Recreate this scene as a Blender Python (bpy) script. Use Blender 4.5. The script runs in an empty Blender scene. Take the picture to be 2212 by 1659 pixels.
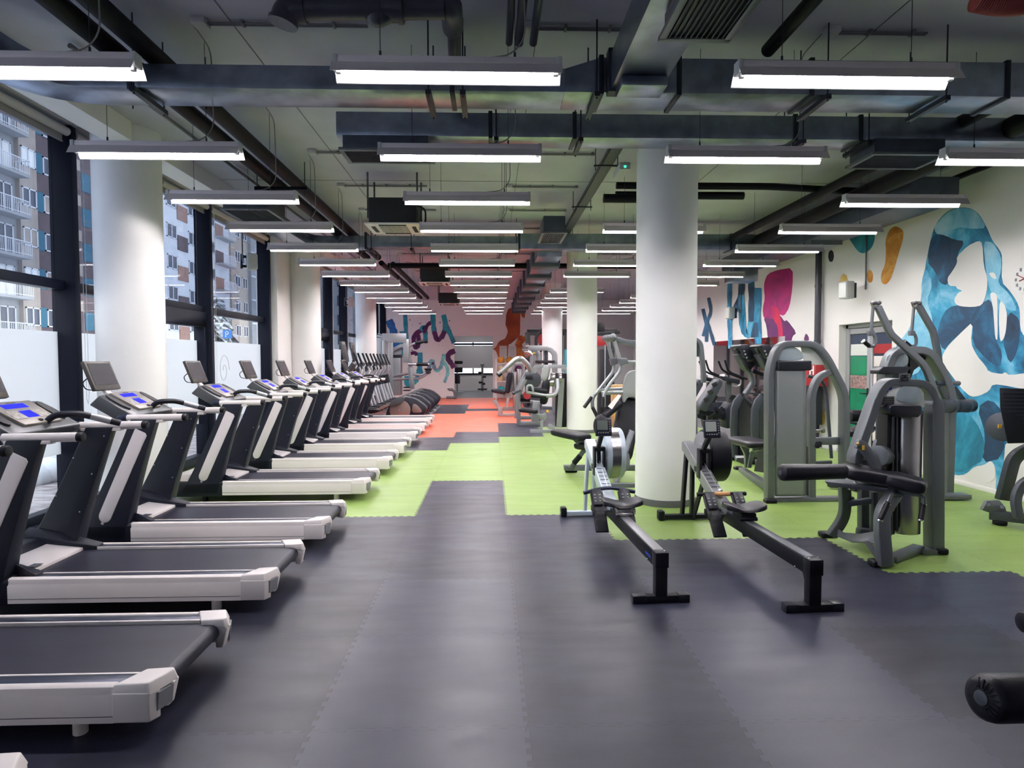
import bpy, bmesh, math, random
from mathutils import Vector, Matrix
random.seed(7)
COL = bpy.context.scene.collection
V = Vector
# ------------------------------------------------------------------ camera
F_PX, YAW, PIT, ROL, EYE = 1365.7, -.03245, -.03937, -.00275, 1.6266
CC = V((0, 0, EYE))
_fw = Matrix.Rotation(YAW, 3, 'Z') @ V((0, math.cos(PIT), math.sin(PIT)))
_rt = Matrix.Rotation(YAW, 3, 'Z') @ V((1, 0, 0))
_up = _rt.cross(_fw)
_r2 = math.cos(ROL)*_rt + math.sin(ROL)*_up
_u2 = -math.sin(ROL)*_rt + math.cos(ROL)*_up
def ray(x, y): return _fw + _r2*((x-1106)/F_PX) - _u2*((y-829.5)/F_PX)
def p(x, y, Y):
    d = ray(x, y); return CC + d*(Y/d.y)
def px_(x, y, X):
    d = ray(x, y); return CC + d*(X/d.x)
def pz(x, y, z=0):
    d = ray(x, y); return CC + d*((z-EYE)/d.z)
cd = bpy.data.cameras.new('camera'); cam = bpy.data.objects.new('camera', cd); COL.objects.link(cam)
cd.sensor_fit = 'HORIZONTAL'; cd.sensor_width = 36; cd.lens = F_PX/2212*36; cd.clip_start = .05; cd.clip_end = 500
M3 = Matrix((_r2, _u2, -_fw)).transposed()
cam.matrix_world = Matrix.Translation(CC) @ M3.to_4x4()
sc = bpy.context.scene; sc.camera = cam
sc.view_settings.view_transform = 'Standard'; sc.view_settings.look = 'None'
sc.view_settings.exposure = 0; sc.view_settings.gamma = 1; sc.view_settings.use_curve_mapping = False

# ------------------------------------------------------------------ materials
def lin(c):
    out = []
    for v in c:
        v = v/255; out.append(v/12.92 if v <= .04045 else ((v+.055)/1.055)**2.4)
    return tuple(out)+(1,)
MATS = {}
def mat(name, c, rough=.5, metal=0, noise=0, nscale=8, bump=0, bscale=40, emit=0, coat=0, spec=.5, c2=None, stretch=None):
    m = bpy.data.materials.new(name); m.use_nodes = True
    nt = m.node_tree; b = nt.nodes['Principled BSDF']
    col = lin(c)
    b.inputs['Base Color'].default_value = col
    b.inputs['Roughness'].default_value = rough; b.inputs['Metallic'].default_value = metal
    b.inputs['Specular IOR Level'].default_value = spec
    if coat: b.inputs['Coat Weight'].default_value = coat; b.inputs['Coat Roughness'].default_value = .15
    tc = nt.nodes.new('ShaderNodeTexCoord'); src = tc.outputs['Object']
    if stretch:
        mp = nt.nodes.new('ShaderNodeMapping'); mp.inputs['Scale'].default_value = stretch
        nt.links.new(src, mp.inputs['Vector']); src = mp.outputs['Vector']
    if noise or c2:
        n = nt.nodes.new('ShaderNodeTexNoise'); n.inputs['Scale'].default_value = nscale; n.inputs['Detail'].default_value = 5
        nt.links.new(src, n.inputs['Vector'])
        r = nt.nodes.new('ShaderNodeValToRGB')
        a = col; z = lin(c2) if c2 else tuple(v*(1-noise) for v in col[:3])+(1,)
        if not c2: a = tuple(min(1, v*(1+noise)) for v in col[:3])+(1,)
        r.color_ramp.elements[0].color = z; r.color_ramp.elements[1].color = a
        r.color_ramp.elements[0].position = .35; r.color_ramp.elements[1].position = .65
        nt.links.new(n.outputs['Fac'], r.inputs['Fac']); nt.links.new(r.outputs['Color'], b.inputs['Base Color'])
    if bump:
        n2 = nt.nodes.new('ShaderNodeTexNoise'); n2.inputs['Scale'].default_value = bscale; n2.inputs['Detail'].default_value = 3
        nt.links.new(src, n2.inputs['Vector'])
        bp = nt.nodes.new('ShaderNodeBump'); bp.inputs['Strength'].default_value = bump; bp.inputs['Distance'].default_value = .01
        nt.links.new(n2.outputs['Fac'], bp.inputs['Height']); nt.links.new(bp.outputs['Normal'], b.inputs['Normal'])
    if emit:
        b.inputs['Emission Color'].default_value = col; b.inputs['Emission Strength'].default_value = emit
    MATS[name] = m; return m
# rubber floor: per tile tone attribute
def floor_mat(name, c, rough, spec, var, worn):
    m = mat(name, c, rough, spec=spec); nt = m.node_tree; b = nt.nodes['Principled BSDF']; N = nt.nodes; L = nt.links
    at = N.new('ShaderNodeAttribute'); at.attribute_name = 'tone'
    tc = N.new('ShaderNodeTexCoord')
    mp = N.new('ShaderNodeMapping'); mp.inputs['Scale'].default_value = (.7, 2.2, 1); L.new(tc.outputs['Object'], mp.inputs['Vector'])
    n = N.new('ShaderNodeTexNoise'); n.inputs['Scale'].default_value = 1.3; n.inputs['Detail'].default_value = 9; n.inputs['Roughness'].default_value = .65
    L.new(mp.outputs['Vector'], n.inputs['Vector'])
    ad = N.new('ShaderNodeMath'); ad.operation = 'MULTIPLY_ADD'; ad.inputs[1].default_value = var; L.new(at.outputs['Fac'], ad.inputs[0]); L.new(n.outputs['Fac'], ad.inputs[2])
    r = N.new('ShaderNodeValToRGB'); e = r.color_ramp.elements
    e[0].position = .3; e[1].position = .95; col = lin(c)
    e[0].color = tuple(v*.82 for v in col[:3])+(1,); e[1].color = tuple(min(1, v*worn) for v in col[:3])+(1,)
    L.new(ad.outputs[0], r.inputs['Fac']); L.new(r.outputs['Color'], b.inputs['Base Color'])
    n2 = N.new('ShaderNodeTexNoise'); n2.inputs['Scale'].default_value = 3; n2.inputs['Detail'].default_value = 8; L.new(mp.outputs['Vector'], n2.inputs['Vector'])
    mr = N.new('ShaderNodeMapRange'); mr.inputs['To Min'].default_value = rough-.1; mr.inputs['To Max'].default_value = rough+.14
    L.new(n2.outputs['Fac'], mr.inputs['Value']); L.new(mr.outputs['Result'], b.inputs['Roughness'])
    n3 = N.new('ShaderNodeTexNoise'); n3.inputs['Scale'].default_value = 220; L.new(tc.outputs['Object'], n3.inputs['Vector'])
    bp = N.new('ShaderNodeBump'); bp.inputs['Strength'].default_value = .12; bp.inputs['Distance'].default_value = .002
    L.new(n3.outputs['Fac'], bp.inputs['Height']); L.new(bp.outputs['Normal'], b.inputs['Normal'])
    return m
M = MATS
floor_mat('mat_black', (26, 27, 37), .33, .24, .6, 2.9)
floor_mat('mat_green', (134, 162, 84), .42, .5, .15, 1.15)
floor_mat('mat_orange', (228, 106, 80), .45, .5, .1, 1.08)
mat('under', (30, 30, 36), .8)
mat('paint_white', (236, 233, 232), .6, bump=.06, bscale=30)
mat('ceil', (188, 188, 198), .75, noise=.05, nscale=2, bump=.05, bscale=50)
mat('column', (240, 239, 238), .5, noise=.02, nscale=2)
mat('grey_skirt', (95, 95, 100), .5)
mat('frame_black', (13, 18, 34), .5, spec=.2)
mat('duct', (146, 154, 170), .3, metal=.95, noise=.18, nscale=6, bump=.05, bscale=8)
mat('duct_dark', (74, 80, 92), .45, metal=.5, noise=.1)
mat('flange', (52, 56, 66), .45, metal=.6)
mat('pipe_black', (12, 12, 20), .5, spec=.15)
mat('pipe_grey', (48, 48, 60), .35)
mat('lamp_shell', (222, 212, 214), .5)
mat('rail_top', (136, 136, 142), .4, metal=.6)
mat('lamp_inner', (245, 245, 245), .5)
mat('tube', (255, 250, 252), .4, emit=80)
mat('cable', (120, 116, 118), .5)
mat('conduit_grey', (112, 110, 116), .5)
mat('box_plastic', (190, 190, 192), .5)
mat('tray_metal', (98, 100, 106), .5, metal=.4, c2=(60, 62, 68), nscale=60)
mat('tm_white', (226, 218, 216), .38, noise=.02, nscale=3)
mat('tm_panel', (214, 206, 206), .45)
mat('tm_dark', (22, 25, 38), .45, noise=.08, nscale=20, spec=.3)
mat('tm_navy', (38, 44, 64), .32, metal=.5, noise=.25, nscale=5, stretch=(.4, 60, 1))
mat('belt', (34, 34, 46), .4, spec=.2, noise=.15, nscale=3, stretch=(.4, 3, 1))
mat('rubber', (15, 16, 24), .45, spec=.25)
mat('black_plastic', (26, 28, 38), .35, spec=.3)
mat('console_dark', (70, 72, 76), .28, metal=.3)
mat('console_silver', (138, 132, 126), .35, metal=.35)
mat('keypad', (170, 164, 158), .5, c2=(120, 116, 112), nscale=50)
mat('lcd_blue', (18, 26, 255), .6, emit=.7, spec=.08)
mat('tv_bezel', (62, 58, 56), .4, metal=.3)
mat('tv_screen', (38, 36, 44), .25, spec=.35)
mat('silver', (186, 188, 194), .3, metal=.85)
mat('chrome', (215, 215, 220), .12, metal=1)
mat('gym_grey', (102, 106, 112), .38, metal=.45, noise=.04, nscale=90)
mat('gym_dark', (66, 70, 78), .4, metal=.4)
mat('shroud', (124, 128, 132), .42, metal=.35)
mat('steel', (170, 166, 168), .25, metal=.95, noise=.06, nscale=3)
mat('disc_blue', (168, 182, 190), .35, metal=.2)
mat('clear_grey', (222, 224, 222), .3)
mat('leather', (20, 20, 29), .36, spec=.28, bump=.1, bscale=120)
mat('cloth_grey', (150, 152, 154), .5)
mat('lt_frame', (158, 162, 166), .35, metal=.5)
mat('yellow', (222, 176, 60), .5)
mat('wood', (196, 150, 100), .5, noise=.1, nscale=20)
mat('rower_white', (196, 208, 220), .35, metal=.2)
mat('rower_grey', (140, 142, 148), .35, metal=.5)
mat('lcd_grey', (136, 142, 138), .3)
mat('lcd_dark', (82, 90, 86), .3)
mat('bronze', (128, 112, 106), .35, metal=.5)
mat('red', (150, 30, 36), .45)
mat('text_white', (238, 238, 238), .6)
mat('text_black', (20, 20, 24), .6)
mat('text_blue', (20, 70, 190), .5)
mat('paper', (230, 222, 220), .7)
mat('aluminium', (168, 170, 174), .4, metal=.4)
mat('green_poster', (14, 120, 86), .4, noise=.08, nscale=6)
mat('photo', (190, 150, 140), .4, c2=(90, 90, 100), nscale=30)
mat('mirror', (200, 202, 204), .04, metal=1)
mat('clock_face', (236, 236, 236), .5)
def water(name, cols, sc=1.6, dist=1.2):
    m = mat(name, cols[0], .6); nt = m.node_tree; b = nt.nodes['Principled BSDF']
    tc = nt.nodes.new('ShaderNodeTexCoord'); n = nt.nodes.new('ShaderNodeTexNoise'); n.inputs['Scale'].default_value = sc; n.inputs['Detail'].default_value = 9; n.inputs['Roughness'].default_value = .62; n.inputs['Distortion'].default_value = dist
    nt.links.new(tc.outputs['Object'], n.inputs['Vector']); r = nt.nodes.new('ShaderNodeValToRGB'); e = r.color_ramp.elements
    while len(e) < len(cols): e.new(.5)
    for k, c in enumerate(cols): e[k].position = .3+.4*k/(len(cols)-1); e[k].color = lin(c)
    nt.links.new(n.outputs['Fac'], r.inputs['Fac']); nt.links.new(r.outputs['Color'], b.inputs['Base Color'])
water('m_blue', [(14, 56, 88), (24, 110, 150), (60, 160, 200), (140, 200, 226)])
water('m_teal', [(10, 84, 112), (18, 122, 152), (60, 160, 184)], 1.4)
water('m_light', [(70, 160, 204), (140, 200, 226), (186, 220, 236)], 1.5)
water('m_deep', [(12, 30, 54), (16, 60, 92), (28, 100, 138)], 2.4)
water('m_orange', [(176, 104, 30), (206, 140, 52), (230, 184, 104)], 3)
mat('m_yellow', (226, 188, 96), .6, c2=(236, 206, 130), nscale=9)
water('m_magenta', [(110, 16, 92), (176, 24, 110), (214, 50, 130)])
mat('m_purple', (104, 22, 96), .6, c2=(66, 16, 76), nscale=4)
mat('m_red', (206, 34, 60), .6, c2=(176, 24, 100), nscale=4)
mat('m_ink', (24, 26, 36), .6)
water('m_rust', [(120, 46, 30), (166, 74, 34), (176, 110, 44)], .8)
mat('m_amber', (214, 130, 40), .6, c2=(160, 60, 30), nscale=3)
mat('ball_orange', (214, 140, 50), .5)
mat('ball_teal', (40, 160, 176), .5)
mat('ball_cream', (216, 200, 160), .5)
mat('ball_grey', (130, 130, 136), .5)
mat('snow', (240, 244, 250), .8, bump=.4, bscale=3)
mat('pavement', (112, 100, 98), .6, c2=(184, 178, 180), nscale=3, stretch=(1, 3, 1))
mat('b_grey', (150, 152, 156), .8, noise=.08, nscale=1)
mat('b_white', (205, 208, 214), .8, noise=.05, nscale=1)
mat('b_tan', (158, 148, 140), .8, noise=.1, nscale=1)
mat('b_brown', (94, 82, 86), .8, noise=.12, nscale=1)
mat('b_brick', (150, 118, 108), .8, noise=.1, nscale=2)
mat('b_teal', (30, 96, 120), .5)
mat('b_glass', (58, 66, 84), .2)
mat('bark', (70, 60, 56), .8)
mat('needle', (60, 84, 80), .8, c2=(238, 242, 248), nscale=5)
mat('sign_blue', (50, 130, 210), .5)
mat('blind', (196, 188, 178), .7)
mat('blind_dark', (150, 144, 138), .5)
mat('corrugated', (150, 62, 52), .5)
# glass
def glass(name, tint, ref=.0):
    m = bpy.data.materials.new(name); m.use_nodes = True; nt = m.node_tree; nt.nodes.clear()
    o = nt.nodes.new('ShaderNodeOutputMaterial'); t = nt.nodes.new('ShaderNodeBsdfTransparent'); g = nt.nodes.new('ShaderNodeBsdfGlossy')
    t.inputs['Color'].default_value = tint; g.inputs['Roughness'].default_value = .01; g.inputs['Color'].default_value = (1, 1, 1, 1)
    f = nt.nodes.new('ShaderNodeFresnel'); ge = nt.nodes.new('ShaderNodeNewGeometry'); mi = nt.nodes.new('ShaderNodeMapRange')
    mi.inputs['To Min'].default_value = 1.5; mi.inputs['To Max'].default_value = 1/1.5
    nt.links.new(ge.outputs['Backfacing'], mi.inputs['Value']); nt.links.new(mi.outputs['Result'], f.inputs['IOR'])
    mx = nt.nodes.new('ShaderNodeMixShader'); nt.links.new(f.outputs[0], mx.inputs[0]); nt.links.new(t.outputs[0], mx.inputs[1]); nt.links.new(g.outputs[0], mx.inputs[2])
    nt.links.new(mx.outputs[0], o.inputs['Surface']); MATS[name] = m
glass('glass_tint', (.60, .64, .70, 1)); glass('glass_clear', (.90, .92, .93, 1))
def frost():
    m = bpy.data.materials.new('frost'); m.use_nodes = True; nt = m.node_tree; nt.nodes.clear()
    o = nt.nodes.new('ShaderNodeOutputMaterial'); t = nt.nodes.new('ShaderNodeBsdfTranslucent'); d = nt.nodes.new('ShaderNodeBsdfDiffuse')
    t.inputs['Color'].default_value = (.88, .885, .89, 1); d.inputs['Color'].default_value = (.7, .71, .73, 1)
    mx = nt.nodes.new('ShaderNodeMixShader'); mx.inputs[0].default_value = .3
    nt.links.new(t.outputs[0], mx.inputs[1]); nt.links.new(d.outputs[0], mx.inputs[2]); nt.links.new(mx.outputs[0], o.inputs['Surface']); MATS['frost'] = m
frost()

# ------------------------------------------------------------------ mesh builder
ORG = V((0, 0, 0))
def setorg(v):
    global ORG
    ORG = V(v)
class MB:
    def __init__(s): s.bm = bmesh.new(); s.mi = 0
    def _f(s, vs):
        try: f = s.bm.faces.new(vs); f.material_index = s.mi; return f
        except ValueError: return None
    def loft(s, rings, closed=True, caps=True):
        R = [[s.bm.verts.new(q) for q in r] for r in rings]
        n = len(R[0])
        for a, b in zip(R, R[1:]):
            for i in range(n if closed else n-1):
                j = (i+1) % n; s._f([a[i], a[j], b[j], b[i]])
        if caps and closed:
            s._f(list(reversed(R[0]))); s._f(R[-1])
        return s
    def box(s, lo, hi):
        (a, b, c), (d, e, f) = lo, hi
        return s.loft([[(a, b, c), (d, b, c), (d, e, c), (a, e, c)], [(a, b, f), (d, b, f), (d, e, f), (a, e, f)]])
    def obox(s, c, size, rot=None):
        hx, hy, hz = size[0]/2, size[1]/2, size[2]/2; c = V(c)
        R = rot or Matrix.Identity(3)
        q = lambda x, y, z: c + R @ V((x, y, z))
        return s.loft([[q(-hx, -hy, k), q(hx, -hy, k), q(hx, hy, k), q(-hx, hy, k)] for k in (-hz, hz)])
    def bar(s, a, b, w, t, up=(0, 0, 1)):
        a, b = V(a), V(b); d = (b-a).normalized(); u = V(up)
        n = d.cross(u)
        if n.length < 1e-4: n = d.cross(V((0, 1, 0)))
        n.normalize(); u = n.cross(d)
        r = [n*(w/2)+u*(t/2), -n*(w/2)+u*(t/2), -n*(w/2)-u*(t/2), n*(w/2)-u*(t/2)]
        return s.loft([[a+k for k in r], [b+k for k in r]])
    def prism(s, poly, lo, hi, axis='y'):
        def q(u, v, w): return {'x': (w, u, v), 'y': (u, w, v), 'z': (u, v, w)}[axis]
        return s.loft([[q(u, v, lo) for u, v in poly], [q(u, v, hi) for u, v in poly]])
    def plate(s, pts, t, d=(0, 1, 0)):
        pts = [V(q) for q in pts]; d = V(d).normalized()*t
        return s.loft([pts, [q+d for q in pts]])
    def tube(s, path, r, n=10, caps=True):
        path = [V(q) for q in path]; k = len(path)
        rs = r if isinstance(r, (list, tuple)) else [r]*k
        T = []
        for i in range(k):
            a = path[max(i-1, 0)]; b = path[min(i+1, k-1)]; T.append((b-a).normalized())
        u = V((0, 0, 1)) if abs(T[0].z) < .9 else V((1, 0, 0))
        u = (u-T[0]*u.dot(T[0])).normalized(); rings = []
        for i in range(k):
            u = (u-T[i]*u.dot(T[i])).normalized(); w = T[i].cross(u)
            rings.append([path[i]+(u*math.cos(2*math.pi*j/n)+w*math.sin(2*math.pi*j/n))*rs[i] for j in range(n)])
        return s.loft(rings, caps=caps)
    def flat(s, path, w, t, nrm=(0, 1, 0)):
        """rectangular tube swept along path; w in the plane across the path, t along nrm"""
        path = [V(q) for q in path]; k = len(path); nrm = V(nrm).normalized()
        ws = w if isinstance(w, (list, tuple)) else [w]*k
        rings = []
        for i in range(k):
            d1 = (path[i]-path[i-1]).normalized() if i else None
            d2 = (path[i+1]-path[i]).normalized() if i < k-1 else None
            d = ((d1 or d2)+(d2 or d1)).normalized()
            sd = d.cross(nrm).normalized(); m = 1
            if d1 and d2: m = 1/max(.5, d.dot(d1))
            h = sd*(ws[i]/2*m); q = nrm*(t/2)
            rings.append([path[i]+h+q, path[i]-h+q, path[i]-h-q, path[i]+h-q])
        return s.loft(rings)
    def cyl(s, a, b, r, n=20): return s.tube([a, b], r, n)
    def ball(s, c, r, sc_=(1, 1, 1), n=12):
        m = Matrix.Translation(V(c)) @ Matrix.Diagonal((*sc_, 1))
        g = bmesh.ops.create_uvsphere(s.bm, u_segments=n*2, v_segments=n, radius=r, matrix=m)
        for v in g['verts']:
            for f in v.link_faces: f.material_index = s.mi
        return s
    def build(s, name, mats, parent=None, bevel=0, seg=2, ang=38, world=True):
        bm = s.bm
        bmesh.ops.remove_doubles(bm, verts=bm.verts, dist=1e-6)
        bmesh.ops.recalc_face_normals(bm, faces=bm.faces)
        if bevel:
            es = [e for e in bm.edges if len(e.link_faces) == 2 and e.calc_face_angle(0) > math.radians(28)]
            if es: bmesh.ops.bevel(bm, geom=es, offset=bevel, segments=seg, profile=.5, affect='EDGES', clamp_overlap=True)
        if world and ORG.length: bmesh.ops.translate(bm, verts=bm.verts, vec=-ORG)
        me = bpy.data.meshes.new(name); bm.to_mesh(me); bm.free()
        for m in (mats if isinstance(mats, (list, tuple)) else [mats]): me.materials.append(MATS[m])
        me.polygons.foreach_set('use_smooth', [True]*len(me.polygons)); me.set_sharp_from_angle(angle=math.radians(ang))
        o = bpy.data.objects.new(name, me); COL.objects.link(o)
        if parent is not None: o.parent = parent
        return o
def fillet(pts, r, n=5):
    pts = [V(q) for q in pts]; out = [pts[0]]
    for i in range(1, len(pts)-1):
        a, b, c = pts[i-1], pts[i], pts[i+1]
        u = (a-b); w = (c-b); rr = min(r, u.length*.49, w.length*.49)
        s, e = b+u.normalized()*rr, b+w.normalized()*rr
        for k in range(n+1):
            t = k/n; out.append(s*(1-t)**2 + b*2*t*(1-t) + e*t*t)
    out.append(pts[-1]); return out
def thing(name, label, cat, loc=(0, 0, 0), group=None, rz=0, org=True):
    o = bpy.data.objects.new(name, None); COL.objects.link(o); o.location = loc; o.rotation_euler = (0, 0, rz)
    o.empty_display_size = .2
    o['label'] = label; o['category'] = cat
    if group: o['group'] = group
    setorg(loc if org else (0, 0, 0)); return o
def tag(o, label, cat, group=None, kind=None):
    o['label'] = label; o['category'] = cat
    if group: o['group'] = group
    if kind: o['kind'] = kind
    return o
def struct(o): o['kind'] = 'structure'; return o
def world(): setorg((0, 0, 0))
def copy_tree(o, parent=None):
    c = o.copy(); COL.objects.link(c)
    if parent is not None: c.parent = parent
    for ch in [x for x in o.children]: copy_tree(ch, c)
    return c
ORD = ['nearest', 'second', 'third', 'fourth', 'fifth', 'sixth', 'seventh', 'eighth', 'ninth', 'tenth', 'eleventh', 'twelfth', 'thirteenth', 'farthest']
def text_mesh(mb, txt, origin, ux, uy, h):
    """flat letters as quads: 5x7 dot style strokes"""
    G = {'2': [(0, 6, 4, 6), (4, 6, 4, 3), (4, 3, 0, 3), (0, 3, 0, 0), (0, 0, 4, 0)], '5': [(4, 6, 0, 6), (0, 6, 0, 3), (0, 3, 4, 3), (4, 3, 4, 0), (4, 0, 0, 0)],
         'H': [(0, 0, 0, 6), (4, 0, 4, 6), (0, 3, 4, 3)], 'P': [(0, 0, 0, 6), (0, 6, 4, 6), (4, 6, 4, 3), (4, 3, 0, 3)], '1': [(2, 0, 2, 6), (1, 5, 2, 6)]}
    ux, uy = V(ux).normalized(), V(uy).normalized(); nz = ux.cross(uy); k = h/6
    for i, ch in enumerate(txt):
        for a, b, c, d in G[ch]:
            A = V(origin)+ux*(a+i*5.8)*k*.75+uy*b*k; B = V(origin)+ux*(c+i*5.8)*k*.75+uy*d*k
            dd = (B-A).normalized(); s_ = dd.cross(nz)*(k*.42); A = A-dd*k*.42; B = B+dd*k*.42
            mb.loft([[A+s_, B+s_, B-s_, A-s_], [A+s_+nz*.002, B+s_+nz*.002, B-s_+nz*.002, A-s_+nz*.002]])
SKY, EXPO = 1.75, 0.9
# ================================================================== ROOM
S = .95; H = 4.1; XL, XR, YB = -4.6, 6.0, 26.6
world()
def tile_colour(i, j):
    if i <= -1:
        if j < 4: return 0
        if j < 9: return 1
        if j < 11: return 0
        return 0 if 17 <= j <= 20 else 2
    if i == 0:
        if j < 6: return 0
        if j < 10: return 1
        if j < 12: return 0
        return 0 if j == 18 else 2
    if i == 1:
        if j < 4: return 0
        if j < 11: return 1
        if j < 14: return 0
        return 0 if j == 18 else 2
    if i <= 3: return 0 if j < 3 or j > 12 else 1
    if i == 4: return 0 if j < 2 or j > 12 else 1
    return 0 if j < 1 or j > (12 if i == 5 else 8) else 1
def build_floor():
    bm = bmesh.new(); tone = []
    NT, A = 12, .011
    def tooth(t): return A if int(math.floor(t*NT*2)) % 2 == 0 else -A
    def edge(x0, y0, x1, y1, horiz):
        pts = []
        n = NT*2
        for k in range(n):
            for t in (k/n, (k+1)/n):
                o = tooth((k+.5)/n)
                if (k == 0 and t == 0) or (k == n-1 and t == 1): o = 0
                x, y = x0+(x1-x0)*t, y0+(y1-y0)*t
                pts.append((x, y+o) if horiz else (x+o, y))
        return pts
    gap = .0008
    for i in range(-5, 9):
        for j in range(-5, 29):
            xa, xb = (i-.842)*S, (i+1-.842)*S; ya, yb = (j+2.88)*S, (j+3.88)*S
            if xa > XR or xb < XL or ya > YB: continue
            pts = edge(xa, ya, xb, ya, True)+edge(xb, ya, xb, yb, False)+edge(xa, yb, xb, yb, True)[::-1]+edge(xa, ya, xa, yb, False)[::-1]
            cx, cy = (xa+xb)/2, (ya+yb)/2; q = []
            for x, y in pts:
                x += -gap if x > cx else gap; y += -gap if y > cy else gap
                v = (max(XL, min(XR, x)), min(YB, y), 0)
                if not q or (V(q[-1])-V(v)).length > 1e-5: q.append(v)
            f = bm.faces.new([bm.verts.new(v) for v in q])
            f.material_index = tile_colour(i, j); tone.append(random.random())
    me = bpy.data.meshes.new('floor'); bm.to_mesh(me); bm.free()
    at = me.attributes.new('tone', 'FLOAT', 'FACE')
    at.data.foreach_set('value', tone)
    for k in ('mat_black', 'mat_green', 'mat_orange'): me.materials.append(M[k])
    o = bpy.data.objects.new('floor', me); COL.objects.link(o); struct(o)
build_floor()
b = MB(); b.box((XL-.3, -2.2, -.2), (XR+.3, YB, -.003)); struct(b.build('floor_slab', 'under'))
b = MB(); b.box((XL-.3, -2.2, H), (XR+.3, YB+.2, H+.25)); struct(b.build('ceiling', 'ceil'))
# faint joints in the ceiling boards
b = MB()
for X in (-1.9, .35, 2.9): b.box((X, -2, H-.003), (X+.008, YB, H))
for Y in (2.6, 8.9, 15.2): b.box((-3.8, Y, H-.003), (XR, Y+.008, H))
struct(b.build('trim_1', 'grey_skirt'))
# right wall with a recessed doorway
DY0, DY1, DZ = 9.3, 10.75, 2.2
def wallseg(b, y0, y1, z0, z1): b.box((XR, y0, z0), (XR+.25, y1, z1))
b = MB(); wallseg(b, -2.2, DY0, 0, H); wallseg(b, DY1, YB+.2, 0, H); wallseg(b, DY0, DY1, DZ, H)
struct(b.build('wall_right', 'paint_white'))
b = MB(); b.box((XR-.012, -2.2, 0), (XR, DY0, .06)); b.box((XR-.012, DY1, 0), (XR, YB, .06)); struct(b.build('baseboard_right', 'paint_white', bevel=.003))
b = MB(); b.box((XL-.3, -2.4, 0), (XR+.25, -2.2, H)); struct(b.build('wall_front', 'clear_grey'))
# back wall with an opening to the next room
OX0, OX1, OZ = -1.56, .06, 2.6
b = MB(); b.box((XL-.2, YB, 0), (OX0, YB+.2, H)); b.box((OX1, YB, 0), (XR+.25, YB+.2, H)); b.box((OX0, YB, OZ), (OX1, YB+.2, H))
struct(b.build('wall_back', 'paint_white'))
b = MB(); b.box((XL, YB-.012, 0), (OX0, YB, .05)); b.box((OX1, YB-.012, 0), (XR, YB, .05)); struct(b.build('baseboard_back', 'paint_white', bevel=.003))
# next room
b = MB(); b.box((-4.5, YB, -.02), (3, 33, -.001)); struct(b.build('floor_back', 'grey_skirt'))
b = MB(); b.box((-4.5, YB+.2, 4.1), (3, 33, 4.2)); struct(b.build('ceiling_back', 'ceil'))
WZ0, WZ1 = .86, 2.95
b = MB(); b.box((-4.5, 33, 0), (3, 33.2, WZ0)); b.box((-4.5, 33, WZ1), (3, 33.2, 4.2)); b.box((-4.7, YB+.2, 0), (-4.5, 33.2, 4.2)); b.box((3, YB+.2, 0), (3.2, 33.2, 4.2))
struct(b.build('wall_far', 'paint_white'))
b = MB()
for X in (-2.6, -.95, .7): b.box((X-.03, 32.95, WZ0), (X+.03, 33.05, WZ1))
b.box((-4.5, 32.95, 2.36), (3, 33.05, 2.46)); b.box((-4.5, 32.95, WZ0-.04), (3, 33.08, WZ0+.04))
w = struct(b.build('window_10', 'frame_black'))
b = MB(); b.box((-4.5, 33.0, WZ0), (3, 33.01, WZ1)); b.build('pane', 'glass_clear', w)
b = MB(); b.box((-4.4, 32.9, 1.16), (2.9, 32.91, 2.34)); b.box((-4.4, 32.9, 2.5), (2.9, 32.91, 2.9)); b.build('roller_shade', 'box_plastic', w)

# columns
def column(X, Y, nm='column'):
    b = MB(); b.tube([(X, Y, 0), (X, Y, H)], .335, 64); c = struct(b.build(nm, 'column'))
    b = MB(); b.tube([(X, Y, 0), (X, Y, .075)], .341, 64); b.build('skirting', 'grey_skirt', c, bevel=.004)
    return c
for X, Y in ((1.975, 7.11), (2.01, 14.0), (2.01, 20.9), (-3.96, 7.11), (-4.07, 14.0), (-4.1, 20.9)): column(X, Y)
# downstand beam between the window side columns
for y0, y1 in ((-2.2, 6.78), (7.44, 13.67), (14.33, 20.57), (21.23, YB)):
    b = MB(); b.box((-4.0, y0, H-.2), (-3.72, y1, H)); struct(b.build('trim_2', 'paint_white'))
# masonry pier between glass and second column
b = MB(); b.box((XL-.1, 12.86, 0), (-4.28, 14.1, H)); struct(b.build('wall_left', 'paint_white', bevel=.01))

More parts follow.
